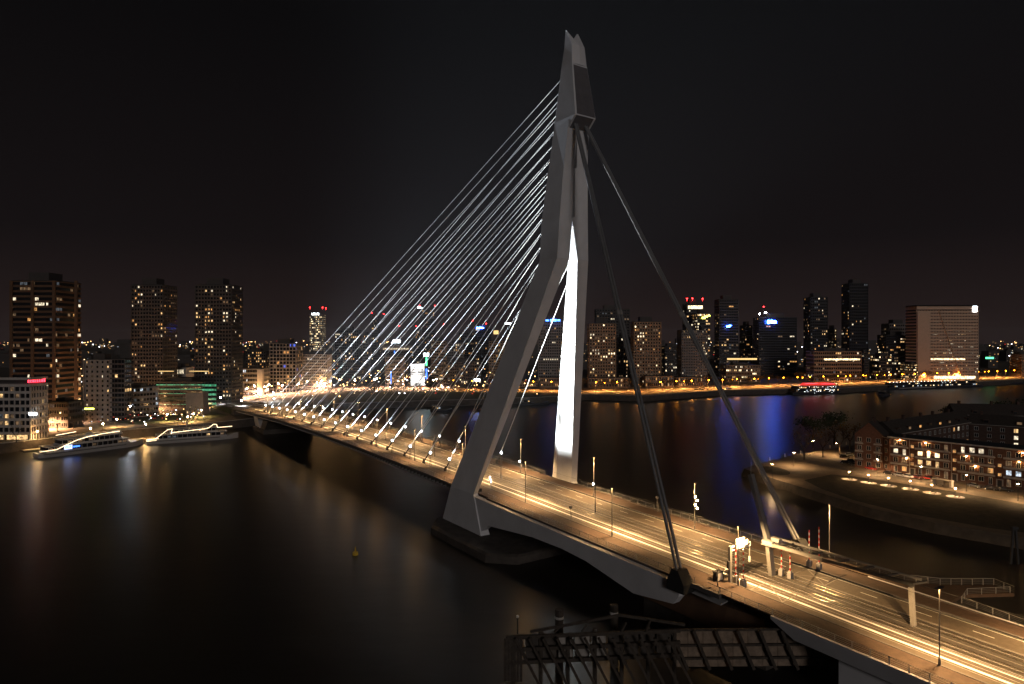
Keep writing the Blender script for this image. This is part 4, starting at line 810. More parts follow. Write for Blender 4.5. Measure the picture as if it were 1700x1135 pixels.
# ------------------------------------------------------------------ ships
def hull_mesh(Ln, Bm, H, fore=.22, sheer=1.2):
    R = []
    for x, w_, zt_ in ((0,.72,0),(.04,.9,0),(.2,1,0),(1-fore,1,0),(1-fore*.45,.72,sheer*.4),(1-.03,.22,sheer*.9),(1.0,.03,sheer)):
        h_ = Bm/2*w_; R.append([Vector((x*Ln,-h_*.8,-1)), Vector((x*Ln,h_*.8,-1)), Vector((x*Ln,h_,H+zt_)), Vector((x*Ln,-h_,H+zt_))])
    return MB().loft(R)
def ship(name, label, a, b, Bm, H, decks, hullm='hull', strip=None, seed=1, lit=.3, mats=('warm','pale','dim'), group=None, cat='ship', roofm='decky'):
    a = Vector(a); b = Vector(b); Ln = (b-a).length; rz = math.atan2(b.y-a.y, b.x-a.x)
    r = thing(name, label, cat, (a.x,a.y,0), rz, group); rnd = random.Random(seed)
    hl = obj('hull', hull_mesh(Ln, Bm, H), M[hullm], r); obj('rubbing_strake', MB().box(Ln*.03,Ln*.78,-Bm/2-.12,-Bm/2-.005,H-.45,H-.2), M['dark'], hl)
    obj('deck', MB().prism([(Ln*.03,-Bm*.42),(Ln*.8,-Bm*.44),(Ln*.93,-Bm*.12),(Ln*.93,Bm*.12),(Ln*.8,Bm*.44),(Ln*.03,Bm*.42)], 'z', H-.3, H+.12), M['decky'], r)
    z = H+.125
    for k, (f0, f1, hh) in enumerate(decks):
        y = Bm*(.44-.035*k); x0, x1 = Ln*f0, Ln*f1
        cb = obj('deckhouse', MB().prism([(x0,z),(x1+1.5,z),(x1,z+hh),(x0+.8,z+hh)], 'y', -y, y), M['glass'], r)
        m = MB().box(x0-.3,x1+1.2,-y-.25,y+.25,z+hh+.003,z+hh+.25).box(x0,x1+1.2,-y-.06,y+.06,z+.0,z+.75)
        n = max(3, int((x1-x0)/2.4))
        for i in range(n+1): x = x0+.9+(x1-x0-.9)*i/n; m.box(x-.12,x+.12,-y-.08,y+.08,z+.75,z+hh)
        obj('deck_band', m, M['hull' if hullm == 'hull' else 'hulld'], cb)
        lw = MB()
        for i in range(n):
            if rnd.random() < lit: xa = x0+1.1+(x1-x0-.9)*i/n; lw.poly([(xa,-y-.03,z+1.0),(xa+1.6,-y-.03,z+1.0),(xa+1.6,-y-.03,z+hh-.5),(xa,-y-.03,z+hh-.5)], L[rnd.choice(mats)])
        if lw.v: obj('lit_window', lw, None, cb, kind='stuff')
        z += hh+.255
    rl = MB(); yy = Bm*.40
    for s_ in (-1, 1):
        rl.path([(Ln*decks[-1][0],s_*yy,z+1.0),(Ln*decks[-1][1],s_*yy,z+1.0)], .05, 4)
        for i in range(9): x = Ln*(decks[-1][0]+(decks[-1][1]-decks[-1][0])*i/8); rl.tube((x,s_*yy,z-.05),(x,s_*yy,z+1.0),.04,4)
    obj('deck_rail', rl, M['frame'], r)
    if strip: obj('rope_light', MB().path([(Ln*x,-Bm*.5-.1 if zz < 5.5 else -Bm*.46,zz) for x, zz in strip], .13, 5), L['led'], r)
    return r, z
r, z = ship('tour_ship', 'white tour ship with a curved rope light along its bow, left of the two', (-231,316,0), (-202,357,0), 10, 2.1, ((.06,.80,2.6),(.18,.72,2.5)), 'hull', [(.0,3.4),(.14,3.5),(.22,5.2),(.32,7.0),(.42,8.1),(.55,8.8),(.72,9.2)], 3, .35, ('dim','warm','dim'))
obj('screen', MB().box(10.5,14.0,-4.72,-4.60,3.0,5.0), L['screen'], r); 
q = obj('screen_lettering', glyphs(3, 2.8, 1.1, 6), L['bluelite'], r); q.location = (10.9,-4.9,3.6)
obj('blue_lamp_bar', MB().box(14.4,17.4,-4.7,-4.6,3.6,4.3), L['bluelite'], r)
obj('rope_light', MB().path([(10,4,9.4),(19,4,10.2)], .13, 5).path([(20,-3.2,8.0),(26,-3.4,8.2)], .12, 5), L['led'], r)
obj('roof_screen', MB().prism([(19,7.8),(25,7.8),(23,10.4),(20.5,10.4)], 'y', -4.3, -4.1), M['hull'], r); obj('roof_screen', MB().prism([(31,7.8),(38,7.8),(36.5,10.2),(33,10.2)], 'y', -4.3, -4.1), M['hull'], r)
obj('parasol', MB().loft([[Vector((30+2.2*math.cos(a*PI/4),1+2.2*math.sin(a*PI/4),9.4)) for a in range(8)],[Vector((30+.1*math.cos(a*PI/4),1+.1*math.sin(a*PI/4),10.6)) for a in range(8)]]).tube((30,1,7.6),(30,1,10.5),.08,5), M['wtan'], r)
r, z = ship('tour_ship', 'white tour ship with a zigzag rope light, moored nearer the bridge', (-201,358,0), (-160,381,0), 9.5, 2.0, ((.10,.84,2.5),(.22,.74,2.3)), 'hull', [(.02,2.8),(.10,3.2),(.22,7.6),(.27,8.0),(.255,5.4),(.27,5.9),(.62,6.9),(.66,7.3),(.71,9.2),(.745,9.0),(.755,7.2),(.92,7.4)], 9, .25, ('dim','warm','dimc'))
obj('stern_lights', MB().box(.6,6,-4.2,-4.1,2.8,3.1).box(.3,5,-4.3,-4.2,1.9,2.15), L['led'], r); obj('mast', MB().tube((20,0,7),(20,0,12),.12,5).box(18.6,21.4,-.1,.1,10.4,10.7), M['frame'], r)
pt = MB(); pt.loft([[Vector((x,y,z_)) for x, y in ((-252,334),(-247,330),(-186,396),(-190,401))] for z_ in (-.4,.9)]); tag(obj('pontoon', pt, M['decky']), 'long low pontoon between the tour ships and the quay', 'pontoon')
r, z = ship('party_ship', 'river ship with glowing red roof terrace moored on the right bank', (WX(1312,673),673,0), (WX(1394,690),688,0), 11, 2.6, ((.04,.9,2.8),(.06,.86,2.7)), 'hulld', None, 5, .7, ('pale','warm','dim','cool'))
obj('red_awning', MB().prism([(14,z+.6),(52,z+.6),(50,z+2.4),(44,z+3.4),(30,z+2.6),(18,z+3.2)], 'y', -4.2, 4.2), L['redwin'], r); obj('neon_strip', MB().box(14,30,-4.4,-4.25,z+2.4,z+2.9).box(34,50,-4.4,-4.25,z+1.9,z+2.3), L['redglow'], r)
dl = MB(); rnd = random.Random(2)
for i in range(26): dl.ball((rnd.uniform(2,48),-5.4,rnd.choice((1.6,3.2,5.2,8.0))),.2,5,4)
obj('deck_lamp', dl, L['farw'], r, kind='stuff')
r, z = ship('river_cruise_ship', 'long dark river cruise ship with a row of white lamps on the right bank', (WX(1461,738),736,0), (WX(1622,795),785,0), 11, 2.2, ((.04,.9,2.6),(.07,.88,2.4)), 'hulld', None, 6, .28, ('warm','pale','hot','cool'))
dl = MB(); 
for i in range(20): dl.ball((8+i*5.2,-4.4,z+.9),.3,5,4)
obj('deck_lamp', dl, L['farw'], r, kind='stuff'); obj('white_side', MB().box(20,75,-5.75,-5.56,1.3,2.0), M['hull'], r)
for i, (u0,u1,v,h,lab) in enumerate(((1018,1064,660,2.4,'dark moored barge with a small wheelhouse between pylon and left back stay'),(1098,1144,657,2.0,'dark moored boat with lit stern between the two back stays'),(1152,1192,653,3.2,'dark moored tug left of the right back stay'),(1203,1226,652,3.4,'dark moored tug just right of the right back stay'),(862,912,671,2.2,'dark moored barge seen between the pylon legs'),(1648,1705,636,2.0,'dark moored barge at the right edge of the far bank'),(716,752,682,1.6,'dark low barge under the thin cables by the grassy bank'),(1462,1476,656,1.8,'small dark launch off the bow of the long cruise ship'))):
    a, b = G(u0, v+2, 0), G(u1, v, 0); r, z = ship('moored_boat', lab, a, b, 6.5, h, ((.08,.3,2.4),), 'hulld', None, 20+i, .5, ('warm','dim','cool'), 'dark boats moored on the far bank', 'boat')
    r.location.z = 0; obj('mast', MB().tube((3,0,h),(3,0,h+7),.1,5).beam((3,0,h+5),(9,0,h+3),.1,.1), M['dark'], r)
# ------------------------------------------------------------------ red pipe bridge, street clutter on the left bank
r = thing('truss_sculpture', 'zigzag yellow steel truss standing on the quay street at the left', 'sculpture', tuple(G(80,706,QZ)), .1)
Kp = [(0,5.5),(3.2,9.2),(7.9,4.3),(11.8,9.0),(15.2,9.3),(17.2,3.6),(20.0,9.0),(21.5,8.2)]
sc_ = 1.0
obj('zigzag_bar', MB().path([(x*.95,0,z_*.75) for x, z_ in Kp], .22, 6), M['yellow'], r); obj('top_bar', MB().tube((3,0,6.95),(14.4,0,7.0),.25,6), M['balc'], r)
for x in (7.5, 16.3): obj('leg', MB().tube((x,0,0),(x,0,2.9),.22,6), M['yellow'], r)
r = thing('arrow_lamp', 'blue-lit pointed lamp at the right end of the yellow truss', 'light', tuple(G(131,700,QZ))); obj('left_leg', MB().beam((-1.4,0,3.2),(0,0,9.5),.3,.3), L['bluelite'], r); obj('right_leg', MB().beam((1.4,0,3.2),(.1,0,9.5),.3,.3), L['lampw'], r); obj('post', MB().tube((0,.4,0),(0,.4,6),.15,6), M['dark'], r)
r = thing('market_stall', 'bright stall with red awning at the corner of the pale banded block', 'stall', tuple(G(66,716,QZ))); obj('awning', MB().prism([(-2.5,2.6),(2.5,2.6),(2.2,3.3),(-2.2,3.3)], 'x', -4, 4), M['red'], r); obj('lit_front', MB().box(-3.6,3.6,-2.0,-1.9,.5,2.5), L['hot'], r); obj('body', MB().box(-3.8,3.8,-1.88,2,0,2.58), M['wtan'], r)
def car_proto(col, label, group):
    r = thing('parked_car', label, 'car', (0,0,0), 0, group)
    body = MB().loft([[Vector((x,y,z)) for x, z in ((-2.15,.32),(2.15,.32),(2.12,.72),(1.2,.88),(-1.9,.92),(-2.12,.75))] for y in (-.86,.86)]); obj('body', body, CARC[col], r)
    obj('cabin', MB().loft([[Vector((x,y*k,z)) for x, z, k in ((1.05,.90,1),(.45,1.42,.82),(-1.15,1.45,.82),(-1.85,.92,1))] for y in (-.80,.80)]), M['carglass'], r)
    obj('roof_panel', MB().box(-1.1,.42,-.64,.64,1.452,1.49), CARC[col], r)
    for x in (-1.35,1.35):
        for y in (-.80,.80): wl_ = obj('wheel', MB().tube((x,y-.1,.32),(x,y+.1,.32),.32,10), M['tyre'], r); obj('rim', MB().tube((x,y-.115 if y < 0 else y+.105,.32),(x,y-.105 if y < 0 else y+.115,.32),.19,8), M['frame'], wl_)
    for y in (-.62,.62): obj('headlight', MB().box(2.12,2.17,y-.15,y+.15,.56,.70), M['frame'], r); obj('tail_light', MB().box(-2.16,-2.11,y-.14,y+.14,.62,.76), M['red'], r)
    return r
lcars = [('black','black'),('silver','silver'),('white','white'),('red','red')]
for i, (u, v, c_) in enumerate(((262,667,'black'),(270,665,'white'),(279,664,'silver'),(288,666,'red'),(296,664,'black'),(304,663,'silver'),(296,669,'grey'),(306,670,'black'))):
    o = car_proto(c_, ['black car at the left end of the rows parked before the green garage','white car parked second from the left before the green garage','silver car in the middle of the row parked before the green garage','red car parked before the green garage','black car behind the grey one before the green garage','silver car at the right end of the rows parked before the green garage','grey car in the front row of the lot before the green garage','black car at the right end of the front row before the green garage'][i], 'cars parked before the green garage')
    o.location = G(u, v, QZ+.02); o.rotation_euler = (0,0,.4)
# ------------------------------------------------------------------ island
def isl_block():
    a = G(1476,783.5,IZ); b = G(1752,821,IZ); ax = (b-a); W_ = ax.length; ax.normalize(); rz = math.atan2(ax.y, ax.x); H = 14.3
    t = thing('apartment_block', 'long four-storey brick apartment block with pale balcony bands on the island', 'building', tuple(a), rz)
    obj('wall', MB().box(0,W_,.5,11,0,H), M['brick'], t)
    rf = obj('roof', MB().box(-.5,W_+.5,-.5,11.6,H+.003,H+.5), M['roofflat'], t); obj('fascia', MB().box(-.52,W_+.5,-.62,-.505,H-.05,H+.52), M['balc'], rf)
    fh = 3.45; z0_ = .5; rnd = random.Random(4)
    units = [(.8, 7.0, 0), (9.6, 21.4, 1), (24.0, 35.6, 2), (38.2, W_-.5, 3)]
    stairs = [8.3, 22.7, 36.9]
    wf = MB(); wf.box(-.85,.85,-.06,.0,0,1.7).box(-.75,-.06,-.085,-.061,.1,1.6); 
    def window(x, z_, w_, h_, lit=None, parent=t):
        f = MB(); 
        for q in ((-w_/2-.1,-w_/2,0,h_),(w_/2,w_/2+.1,0,h_),(-.04,.04,0,h_)): f.box(x+q[0],x+q[1],.36,.5-.003,z_+q[2],z_+q[3])
        f.box(x-w_/2-.1,x+w_/2+.1,.34,.497,z_+h_,z_+h_+.1).box(x-w_/2-.14,x+w_/2+.14,.30,.497,z_-.1,z_)
        o = obj('window', f, M['frame'], parent); obj('pane', MB().box(x-w_/2+.003,x+w_/2-.003,.45,.499,z_+.003,z_+h_-.003), L[lit] if lit else M['glass'], o)
    LIT = {(0,2):'pale',(1,1):'warm',(1,2):'hot',(2,3):'pale',(3,1):'cool'}
    for x0, x1, k in units:
        for fl in range(4):
            z_ = z0_+fl*fh
            if fl > 0:
                bl = obj('balcony', MB().box(x0,x1,-1.1,.497,z_-.22,z_-.02).box(x0,x1,-1.15,-1.03,z_-.05,z_+.55), M['balc'], t)
                rl = MB().box(x0,x1,-1.12,-1.06,z_+.95,z_+1.02)
                n = int((x1-x0)/1.2)
                for i in range(n+1): xx = x0+.03+(x1-x0-.06)*i/n; rl.box(xx-.02,xx+.02,-1.11,-1.07,z_+.55,z_+.95)
                obj('railing', rl, M['dark'], bl)
            n = max(2, int((x1-x0)/2.6))
            for i in range(n):
                x = x0+(x1-x0)*(i+.5)/n; lit = None
                q = LIT.get((k, fl))
                if q and i < (3 if k != 2 else 3): lit = q
                elif rnd.random() < .12: lit = rnd.choice(('dim','amber','dim'))
                window(x, z_+.75 if (i+fl) % 3 else z_+.12, 1.5 if (i+fl) % 3 else 1.0, 1.75 if (i+fl) % 3 else 2.35, lit)
            if fl > 0 and rnd.random() < .6: lp = (x0+rnd.uniform(2,6), -.1, z_+2.7); o = obj('balcony_lamp', MB().ball(lp,.16,6,4), L['lampy'], t)
    for x in stairs:
        for fl in range(4): z_ = 2.6+fl*fh-1.0; 
        for fl in range(3): window(x, 4.0+fl*fh, .9, 1.0, 'amber' if not (x > 36 and fl == 2) else None)
        d_ = obj('door', MB().box(x-.6,x+.6,.40,.497,0,2.3), M['wdark'], t); obj('door_surround', MB().box(x-1.1,x-.7,.25,.497,0,2.6).box(x+.7,x+1.1,.25,.497,0,2.6).box(x-1.1,x+1.1,.2,.497,2.6,2.85), M['balc'], d_)
    for z_ in (0,): obj('rain_pipe', MB().tube((7.3,.42,0),(7.3,.42,H-.1),.07,5).tube((21.7,.42,0),(21.7,.42,H-.1),.07,5), M['frame'], t)
    return t
isl_block()
def brick_house(name, label, a, b, D, H, rz_, ridge, cols, rows, lit, seed, bal=False, dorm=0, wall='brick', group=None):
    a = Vector(a); b = Vector(b); ax = b-a; W_ = ax.length; rz = math.atan2(ax.y, ax.x)
    t = thing(name, label, 'building', tuple(a), rz, group); obj('wall', MB().box(0,W_,.003,D,0,H), M[wall], t); rnd = random.Random(seed)
    rf = obj('roof', MB().prism([(-.6,H-.1),(D+.6,H-.1),(D/2,H+ridge)] if not bal else [(-.5,H-.1),(D+.5,H-.1),(D*.5,H+ridge)], 'x', -.4, W_+.4) if not bal else MB().prism([(-.5,H-.1),(W_+.5,H-.1),(W_/2,H+ridge)], 'y', .06, D), M['roof'], t)
    if bal: obj('gable', MB().prism([(0,H+.003),(W_,H+.003),(W_/2,H+ridge-.3)], 'y', 0, .057), M[wall], t)
    for i in range(max(1, int(W_/14))): x = 3+i*14+rnd.uniform(0,4); obj('chimney', MB().box(x,x+1.1,D/2-.5,D/2+.5,H+ridge-1.2,H+ridge+1.5), M['brickd'], rf)
    for i in range(dorm):
        x = W_*(i+.5)/dorm; o = obj('dormer', MB().box(x-1.2,x+1.2,.8,D*.4,H+.3,H+2.3), M['brickd'], rf); obj('dormer_window', MB().box(x-.9,x+.9,.74,.797,H+.8,H+2.0), L[rnd.choice(('dim','amber'))] if rnd.random() < .3 else M['glass'], rf)
    if ridge and not bal: obj('gutter', MB().box(-.3,W_+.3,-.75,-.6,H-.1,H+.08), M['balc'], t)
    for r_ in range(rows):
        for c_ in range(cols):
            x = W_*(c_+.5)/cols; z_ = 1.0+r_*(H-.6)/rows; ww = min(1.5, W_/cols*.6)
            f = MB().box(x-ww/2-.1,x-ww/2,-.08,0,z_,z_+1.7).box(x+ww/2,x+ww/2+.1,-.08,0,z_,z_+1.7).box(x-.04,x+.04,-.06,0,z_,z_+1.7).box(x-ww/2-.1,x+ww/2+.1,-.08,0,z_+1.703,z_+1.8).box(x-ww/2-.1,x+ww/2+.1,-.12,0,z_-.1,z_-.003)
            o = obj('window', f, M['frame'], t); obj('pane', MB().box(x-ww/2+.003,x+ww/2-.003,-.03,0,z_+.003,z_+1.697), L[rnd.choice(('pale','amber','warm'))] if rnd.random() < lit else M['glass'], o)
            if bal and c_ != 1 and r_ > 0: obj('balcony', MB().box(x-1.5,x+1.5,-1.2,0,z_-.9,z_-.65).box(x-1.5,x+1.5,-1.2,-1.1,z_-.645,z_-.2), M['balc'], t)
    return t
a = G(1419,775,IZ); b = G(1466,780.5,IZ)
gh = brick_house('gable_house', 'tall brick house with a pointed gable at the left end of the island block', a, b, 14, 14.2, 0, 5.5, 3, 4, 0, 5, True, 0)
brick_house('link_house', 'narrow brick link between the gable house and the long block', G(1466,781,IZ)+Vector((.8,1.4,0)), G(1477,784,IZ)+Vector((.2,.6,0)), 9, 14.0, 0, .4, 1, 4, 0, 6)
brick_house('rear_row', 'dark tiled rear row with dormers behind the courtyard of the island block', (163,277,IZ), (226,319,IZ), 11, 14.2, 0, 5, 16, 4, .22, 7, False, 8, 'brickd')
brick_house('rear_row', 'dark rear row at the right end of the island courtyard with yellow windows', (222,316,IZ), (262,285,IZ), 11, 13.6, 0, 4.5, 10, 4, .3, 8, False, 4, 'brickd')
brick_house('rear_row', 'dark rooftop row farther right beyond the island courtyard', (235,345,IZ), (330,330,IZ), 12, 14.5, 0, 5.5, 18, 4, .06, 18, False, 5, 'brickd')
cols = [(1295+0,'grey'),]
ic = [(1421,771.5,'grey','grey car parked first under the gable house',.0),(1446,777,'red','red car parked under the gable house',.0),(1476,785,'black','black car at the left end of the long brick block',0),(1494,788,'silver','silver car left of the one with red tail lamps',0),(1506,790,'white','white car with glowing red tail lamps before the brick block',0),(1522,791.5,'maroon','dark red car right of the white one with tail lamps',0),(1543,793.5,'red','bright red car before the middle of the brick block',0),(1556,796.5,'grey','grey car half hidden by the bus shelter',0),(1618,806,'grey','grey car right of the bus shelter',0),(1645,810.5,'black','black car second from the right on the island street',0),(1669,813,'black','black car at the right end of the island street',0),
      (1402,757,'black','black car in the back row at the bend of the island street',.7),(1411,754,'grey','grey car in the back row at the bend of the island street',.7),(1404,767,'black','black car in the front row at the bend of the island street',.5),(1414,764.5,'black','black car beside the wall of the gable house',.5)]
vd = (G(1620,808,IZ)-G(1450,779,IZ)); crz = math.atan2(vd.y, vd.x)
for u, v, c_, lab, dr in ic:
    o = car_proto(c_, lab, 'cars parked on the island street'); p = G(u, v+2.5, IZ); o.location = (p.x, p.y, IZ+.035); o.rotation_euler = (0,0,crz+dr+ (PI if c_ == 'white' else 0))
    if c_ == 'white':
        for y in (-.62,.62): obj('tail_glow', MB().box(-2.2,-2.165,y-.2,y+.2,.58,.82), L['tail'], o)
sh = thing('bus_shelter', 'small pale bus shelter on the promenade before the brick block', 'shelter', tuple(G(1566,807.5,IZ)), crz)
obj('roof', MB().box(-3.3,3.3,-1,1,2.45,2.65), M['balc'], sh); obj('rear_panel', MB().box(-3.1,-.4,.8,.88,.2,2.44), M['girder'], sh); obj('end_wall', MB().box(2.3,3.1,-.8,.8,0,2.44), M['wpale'], sh); obj('end_wall', MB().box(-3.15,-3.05,-.8,.79,0,2.44), M['girder'], sh); obj('bench', MB().box(-2.8,0,.2,.6,.42,.5).box(-2.6,-2.5,.25,.55,0,.42).box(-.4,-.3,.25,.55,0,.42), M['wood'], sh)
first = None
for i, (u, v) in enumerate(((1410,794.5),(1442,800),(1475,805),(1511,810.5),(1547,817),(1586,823.5))):
    p = G(u, v+1, IZ)
    r = thing('promenade_lamp', 'low lamp over a round pool of light on the island lawn', 'lamp', tuple(p), 0, 'low lamps on the island lawn') if i == 0 else dup(first, p)
    if i == 0:
        first = r; obj('post', MB().tube((0,0,0),(0,0,3.0),.08,6), M['dark'], r); obj('shade', MB().tube((0,0,3.05),(0,0,3.25),.45,8,.1), M['dark'], r); obj('bulb', MB().ball((0,0,2.92),.22,7,5), L['lampy'], r)
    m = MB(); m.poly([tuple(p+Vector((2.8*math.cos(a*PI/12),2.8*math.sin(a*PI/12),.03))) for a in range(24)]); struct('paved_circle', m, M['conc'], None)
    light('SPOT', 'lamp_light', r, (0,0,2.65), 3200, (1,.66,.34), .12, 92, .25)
    b_ = thing('picnic_bench', ['picnic bench by the leftmost lawn lamp','picnic bench by the second lawn lamp','picnic bench by the third lawn lamp','picnic bench by the fourth lawn lamp','picnic bench by the fifth lawn lamp','picnic bench by the rightmost lawn lamp'][i], 'bench', tuple(p+Vector((-.4,-1.4,0))), crz, 'picnic benches on the island lawn')
    obj('table_top', MB().box(-.9,.9,-.38,.38,.7,.76), M['wood'], b_); obj('seat', MB().box(-.9,.9,-.8,-.52,.42,.47), M['wood'], b_); obj('seat', MB().box(-.9,.9,.52,.8,.42,.47), M['wood'], b_)
    for x in (-.65,.65): obj('leg', MB().beam((x,-.7,0),(x,.25,.699),.08,.06).beam((x+.1,.7,0),(x+.1,-.25,.699),.08,.06), M['wood'], b_)
def il(label, u, v, pw, h=6, col=(1,.62,.30)):
    p = G(u, v, IZ); r = thing('island_lamp', label, 'street lamp', tuple(p), 0, 'street lamps of the island'); obj('pole', MB().tube((0,0,0),(0,0,h),.09,6,.06), M['dark'], r); obj('lamp_head', MB().box(-.5,.5,-.2,.2,h,h+.14), M['dark'], r); obj('lens', MB().box(-.35,.35,-.12,.12,h-.06,h-.003), L['lampy'], r); light('SPOT', 'lamp_light', r, (0,0,h-.3), pw, col, .3, 160, .5)
for lab, u, v, pw in (('street lamp at the kerb between the red and the black car',1457,787,5200),('street lamp left of the bus shelter',1529,800,4200),('street lamp between bus shelter and the right end of the block',1605,816,4200),('street lamp at the right edge before the brick block',1690,832,4200),('street lamp on the island tip by the round bed',1318,774,3600),('street lamp at the bend of the island street',1388,757,3200),('street lamp on the rear waterfront of the island',1350,752,2600),('street lamp near the tip of the waterfront steps',1282,796,2400)): il(lab, u, v, pw*1.9)
for i, (u, v) in enumerate(((1278,764),(1303,758),(1329,753),(1378,744),(1405,738))):
    r = thing('bollard', 'small white post on the rear waterfront of the island', 'bollard', tuple(G(u,v,IZ)), 0, 'white posts on the island waterfront'); obj('shaft', MB().tube((0,0,0),(0,0,1.3),.3,8,.25), M['frame'], r); obj('cap', MB().tube((0,0,1.3),(0,0,1.55),.34,8,.1), M['frame'], r)
protos = []
for i, (u, v, h, lf, lab) in enumerate(((1335,763,15,60,'half bare tree at the bend of the island promenade'),(1366,759,14,60,'half bare tree with upright branches on the island, middle one'),(1394,755,14,60,'half bare tree nearest the gable house'),(1411,748,15,200,'thin tree with pale leaves behind the island cars'),(1350,744,17,500,'big dark tree on the rear waterfront of the island, left one'),(1385,738,18,600,'big dark tree on the rear waterfront of the island, right one'))):
    bare_tree(lab, tuple(G(u,v,IZ)), h, 200+i, 'leafa' if lf < 300 else 'leafd', lf, 'trees of the island')
for i, (x, y, h) in enumerate(((262,352,20),(276,362,21),(250,366,18),(292,350,19))): bare_tree(['round dark tree crown rising above the rear roofs, left one','round dark tree crown rising above the rear roofs, second one','lower dark tree crown behind the rear roofs','dark tree crown at the right behind the rear roofs'][i], (x,y,IZ), h, 240+i, 'leafd', 1100, 'dark trees behind the island roofs')
bs_ = thing('promenade_bench', 'pale bench on the island promenade by the first tree', 'bench', tuple(G(1343,755,IZ)), .6); obj('seat', MB().box(-1.5,1.5,-.3,.3,.4,.5), M['balc'], bs_); obj('leg', MB().box(-1.3,-1.1,-.25,.25,0,.4), M['balc'], bs_); obj('leg', MB().box(1.1,1.3,-.25,.25,0,.4), M['balc'], bs_)
for i, (u, v, dark) in enumerate(((391,733,0),(1250,783,1))):
    pass
r = thing('steel_dolphin', 'tall dark mooring frame standing in the water at the right edge', 'mooring frame', tuple(G(1684,936,0))); obj('left_leg', MB().beam((-1.1,0,-2),(-.3,0,9),.45,.45), M['dark'], r); obj('right_leg', MB().beam((1.1,0,-2),(.3,0,9),.45,.45), M['dark'], r); obj('cap', MB().box(-.8,.8,-.5,.5,9.003,9.6), M['dark'], r)
# ------------------------------------------------------------------ distant city
rnd = random.Random(99); fb = MB(); fl = MB()
for i in range(420):
    Y_ = rnd.uniform(950, 4200); u = rnd.uniform(-120, 1820); x = WX(u, Y_); h = rnd.uniform(9, 26) if rnd.random() < .85 else rnd.uniform(28, 55); w_ = rnd.uniform(14, 50)
    fb.box(x-w_/2,x+w_/2,Y_,Y_+20,QZ,QZ+h)
    for k_ in range(rnd.choice((0,1,2,4,6))):
        a = x+rnd.uniform(-w_*.45,w_*.4); z_ = QZ+rnd.uniform(3,h-2); s_ = Y_/1100; fl.box(a,a+s_*rnd.uniform(.8,2.2),Y_-.3,Y_-.1,z_,z_+s_*rnd.uniform(.8,1.3), L[rnd.choice(('warm','amber','pale','warm','dim','dim','cool'))])
obj('distant_city', fb, M['wdark'], kind='stuff')
for i in range(900):
    Y_ = rnd.uniform(900, 6500); u = rnd.uniform(-120, 1820); x = WX(u, Y_); z_ = QZ+rnd.uniform(4, 30); s_ = Y_/1500*rnd.uniform(.5,1.1)
    fl.box(x-s_,x+s_,Y_,Y_+.5,z_,z_+s_*1.6, L[rnd.choice(('far','far','far','amber','warm','farw','warm','redwin'))])
for i in range(680):                                 # street level lights behind the cables and along the banks
    Y_ = rnd.uniform(560, 1000); u = rnd.uniform(430, 900) if rnd.random() < .6 else rnd.uniform(100, 440); 
    if u < 440 and Y_ < 600: continue
    x = WX(u, Y_); z_ = QZ+rnd.uniform(2, 11); s_ = rnd.uniform(.25,.55); fl.box(x-s_,x+s_,Y_,Y_+.3,z_,z_+s_*1.7, L[rnd.choice(('far','far','warm','amber','farw','hot','redwin','far'))])
for i in range(210):                                 # traffic and shop lights along the left bank street
    Y_ = rnd.uniform(398, 470); u = rnd.uniform(78, 340); x = WX(u, Y_); z_ = QZ+abs(rnd.gauss(0,2.2))+.6; s_ = rnd.uniform(.12,.3); fl.box(x-s_,x+s_,Y_,Y_+.3,z_,z_+s_*1.7, L[rnd.choice(('far','hot','warm','farw','redwin','hot','redwin','cool'))])
obj('distant_light', fl, None, kind='stuff')
# ------------------------------------------------------------------ night air
HZ = .000035
hm = bpy.data.materials.new('haze'); hm.use_nodes = True; t_ = hm.node_tree; t_.nodes.clear()
ov = t_.nodes.new('ShaderNodeOutputMaterial'); pv = t_.nodes.new('ShaderNodeVolumePrincipled'); pv.inputs['Color'].default_value = (.85,.88,.92,1); pv.inputs['Density'].default_value = HZ; pv.inputs['Anisotropy'].default_value = .15
t_.links.new(pv.outputs[0], ov.inputs['Volume'])
obj('haze', MB().box(-5010,5010,-410,7410,-3,160), hm, kind='stuff')

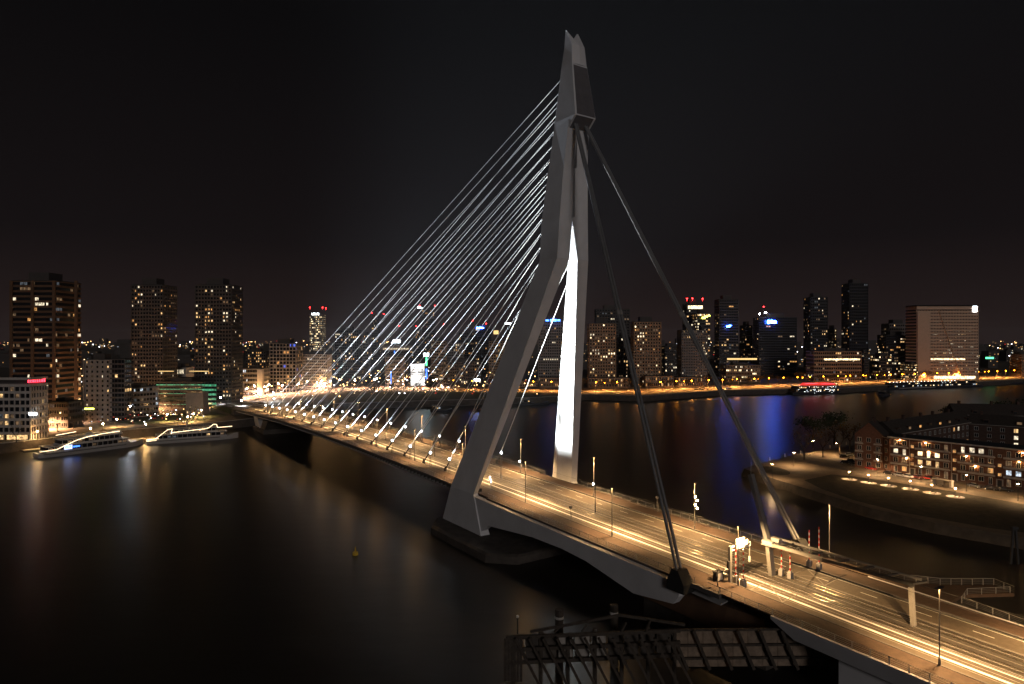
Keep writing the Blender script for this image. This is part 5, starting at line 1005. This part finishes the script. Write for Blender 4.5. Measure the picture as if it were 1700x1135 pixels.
# ------------------------------------------------------------------ labels that single out the repeats by their place in the row
ON = ['first','second','third','fourth','fifth','sixth','seventh','eighth','ninth','tenth','eleventh','twelfth','thirteenth','fourteenth','fifteenth','sixteenth','seventeenth','eighteenth','nineteenth','twentieth']
TN = {2:('twentieth','twenty'),3:('thirtieth','thirty'),4:('fortieth','forty'),5:('fiftieth','fifty'),6:('sixtieth','sixty')}
def nth(i):
    if i < 20: return ON[i]
    t, u = divmod(i+1, 10); return TN[t][0] if u == 0 else TN[t][1]+'-'+ON[u-1]
def order(objs, fmt, key):
    for i, o in enumerate(sorted(objs, key=key)): o['label'] = fmt % nth(i)
def along_s(o): v = o.location-Vector((X0,Y0,0)); return v.x*DX+v.y*DY
def across(o): v = o.location-Vector((X0,Y0,0)); return v.x*EX+v.y*EY
def ux(o): return o.location.x/max(1,o.location.y)
def grp(g): return [o for o in sc.objects if o.parent is None and o.get('group') == g]
q = grp('floodlights that light the stay cables')
order([o for o in q if across(o) < 0], 'bright white floodlight at the left cable feet, %s counted from the pylon', along_s)
order([o for o in q if across(o) > 0], 'bright white floodlight at the right cable feet, %s counted from the pylon', along_s)
q = grp('street lamps of the bridge')
order([o for o in q if across(o) < 0], 'straight street lamp along the left road edge of the bridge, %s from the camera', along_s)
order([o for o in q if 0 < across(o) < 15], 'straight street lamp along the right road edge of the bridge, %s from the camera', along_s)
for o in q:
    if across(o) > 15: o['label'] = 'tall street lamp standing on the walkway platform right of the red barriers'
order([o for o in grp('tram wire masts') if across(o) > -5], 'thin dark tram mast between the tracks, %s counted from the camera', along_s)
for g, f in (('aerials with red lamps behind the cables','thin roof aerial with a red lamp behind the cables, %s from the left'),
 ('orange street lamps of the right bank road','orange sodium lamp on the far side of the right bank road, %s from the left'),
 ('orange lamps on the water side of the right bank road','orange sodium lamp on the water side of the right bank road, %s from the left'),
 ('white lamps along the curved approach road','pale street lamp along the curved road at the far bridge end, %s from the left'),
 ('park lamps on the left bank slope','starry yellow park lamp on the slope above the tour ships, %s from the left'),
 ('street lamps behind the moored ships','warm street lamp on the busy street behind the tour ships, %s from the left'),
 ('blue-white lamps at the far bridge end','blue-white lamp on the rim of the far bridge end, %s from the left'),
 ('street trees of the right bank','autumn tree lit orange along the right bank road, %s from the left'),
 ('bare trees of the left bank','bare tree on the dark slope above the tour ships, %s from the left'),
 ('dark trees on the far grassy bank','leafy dark tree on the grassy bank behind the cables, %s from the left'),
 ('low lamps on the island lawn','low lamp over a round pool of light on the lawn, %s from the left'),
 ('white posts on the island waterfront','small white post on the rear waterfront of the island, %s from the left')):
    order(grp(g), f, ux)
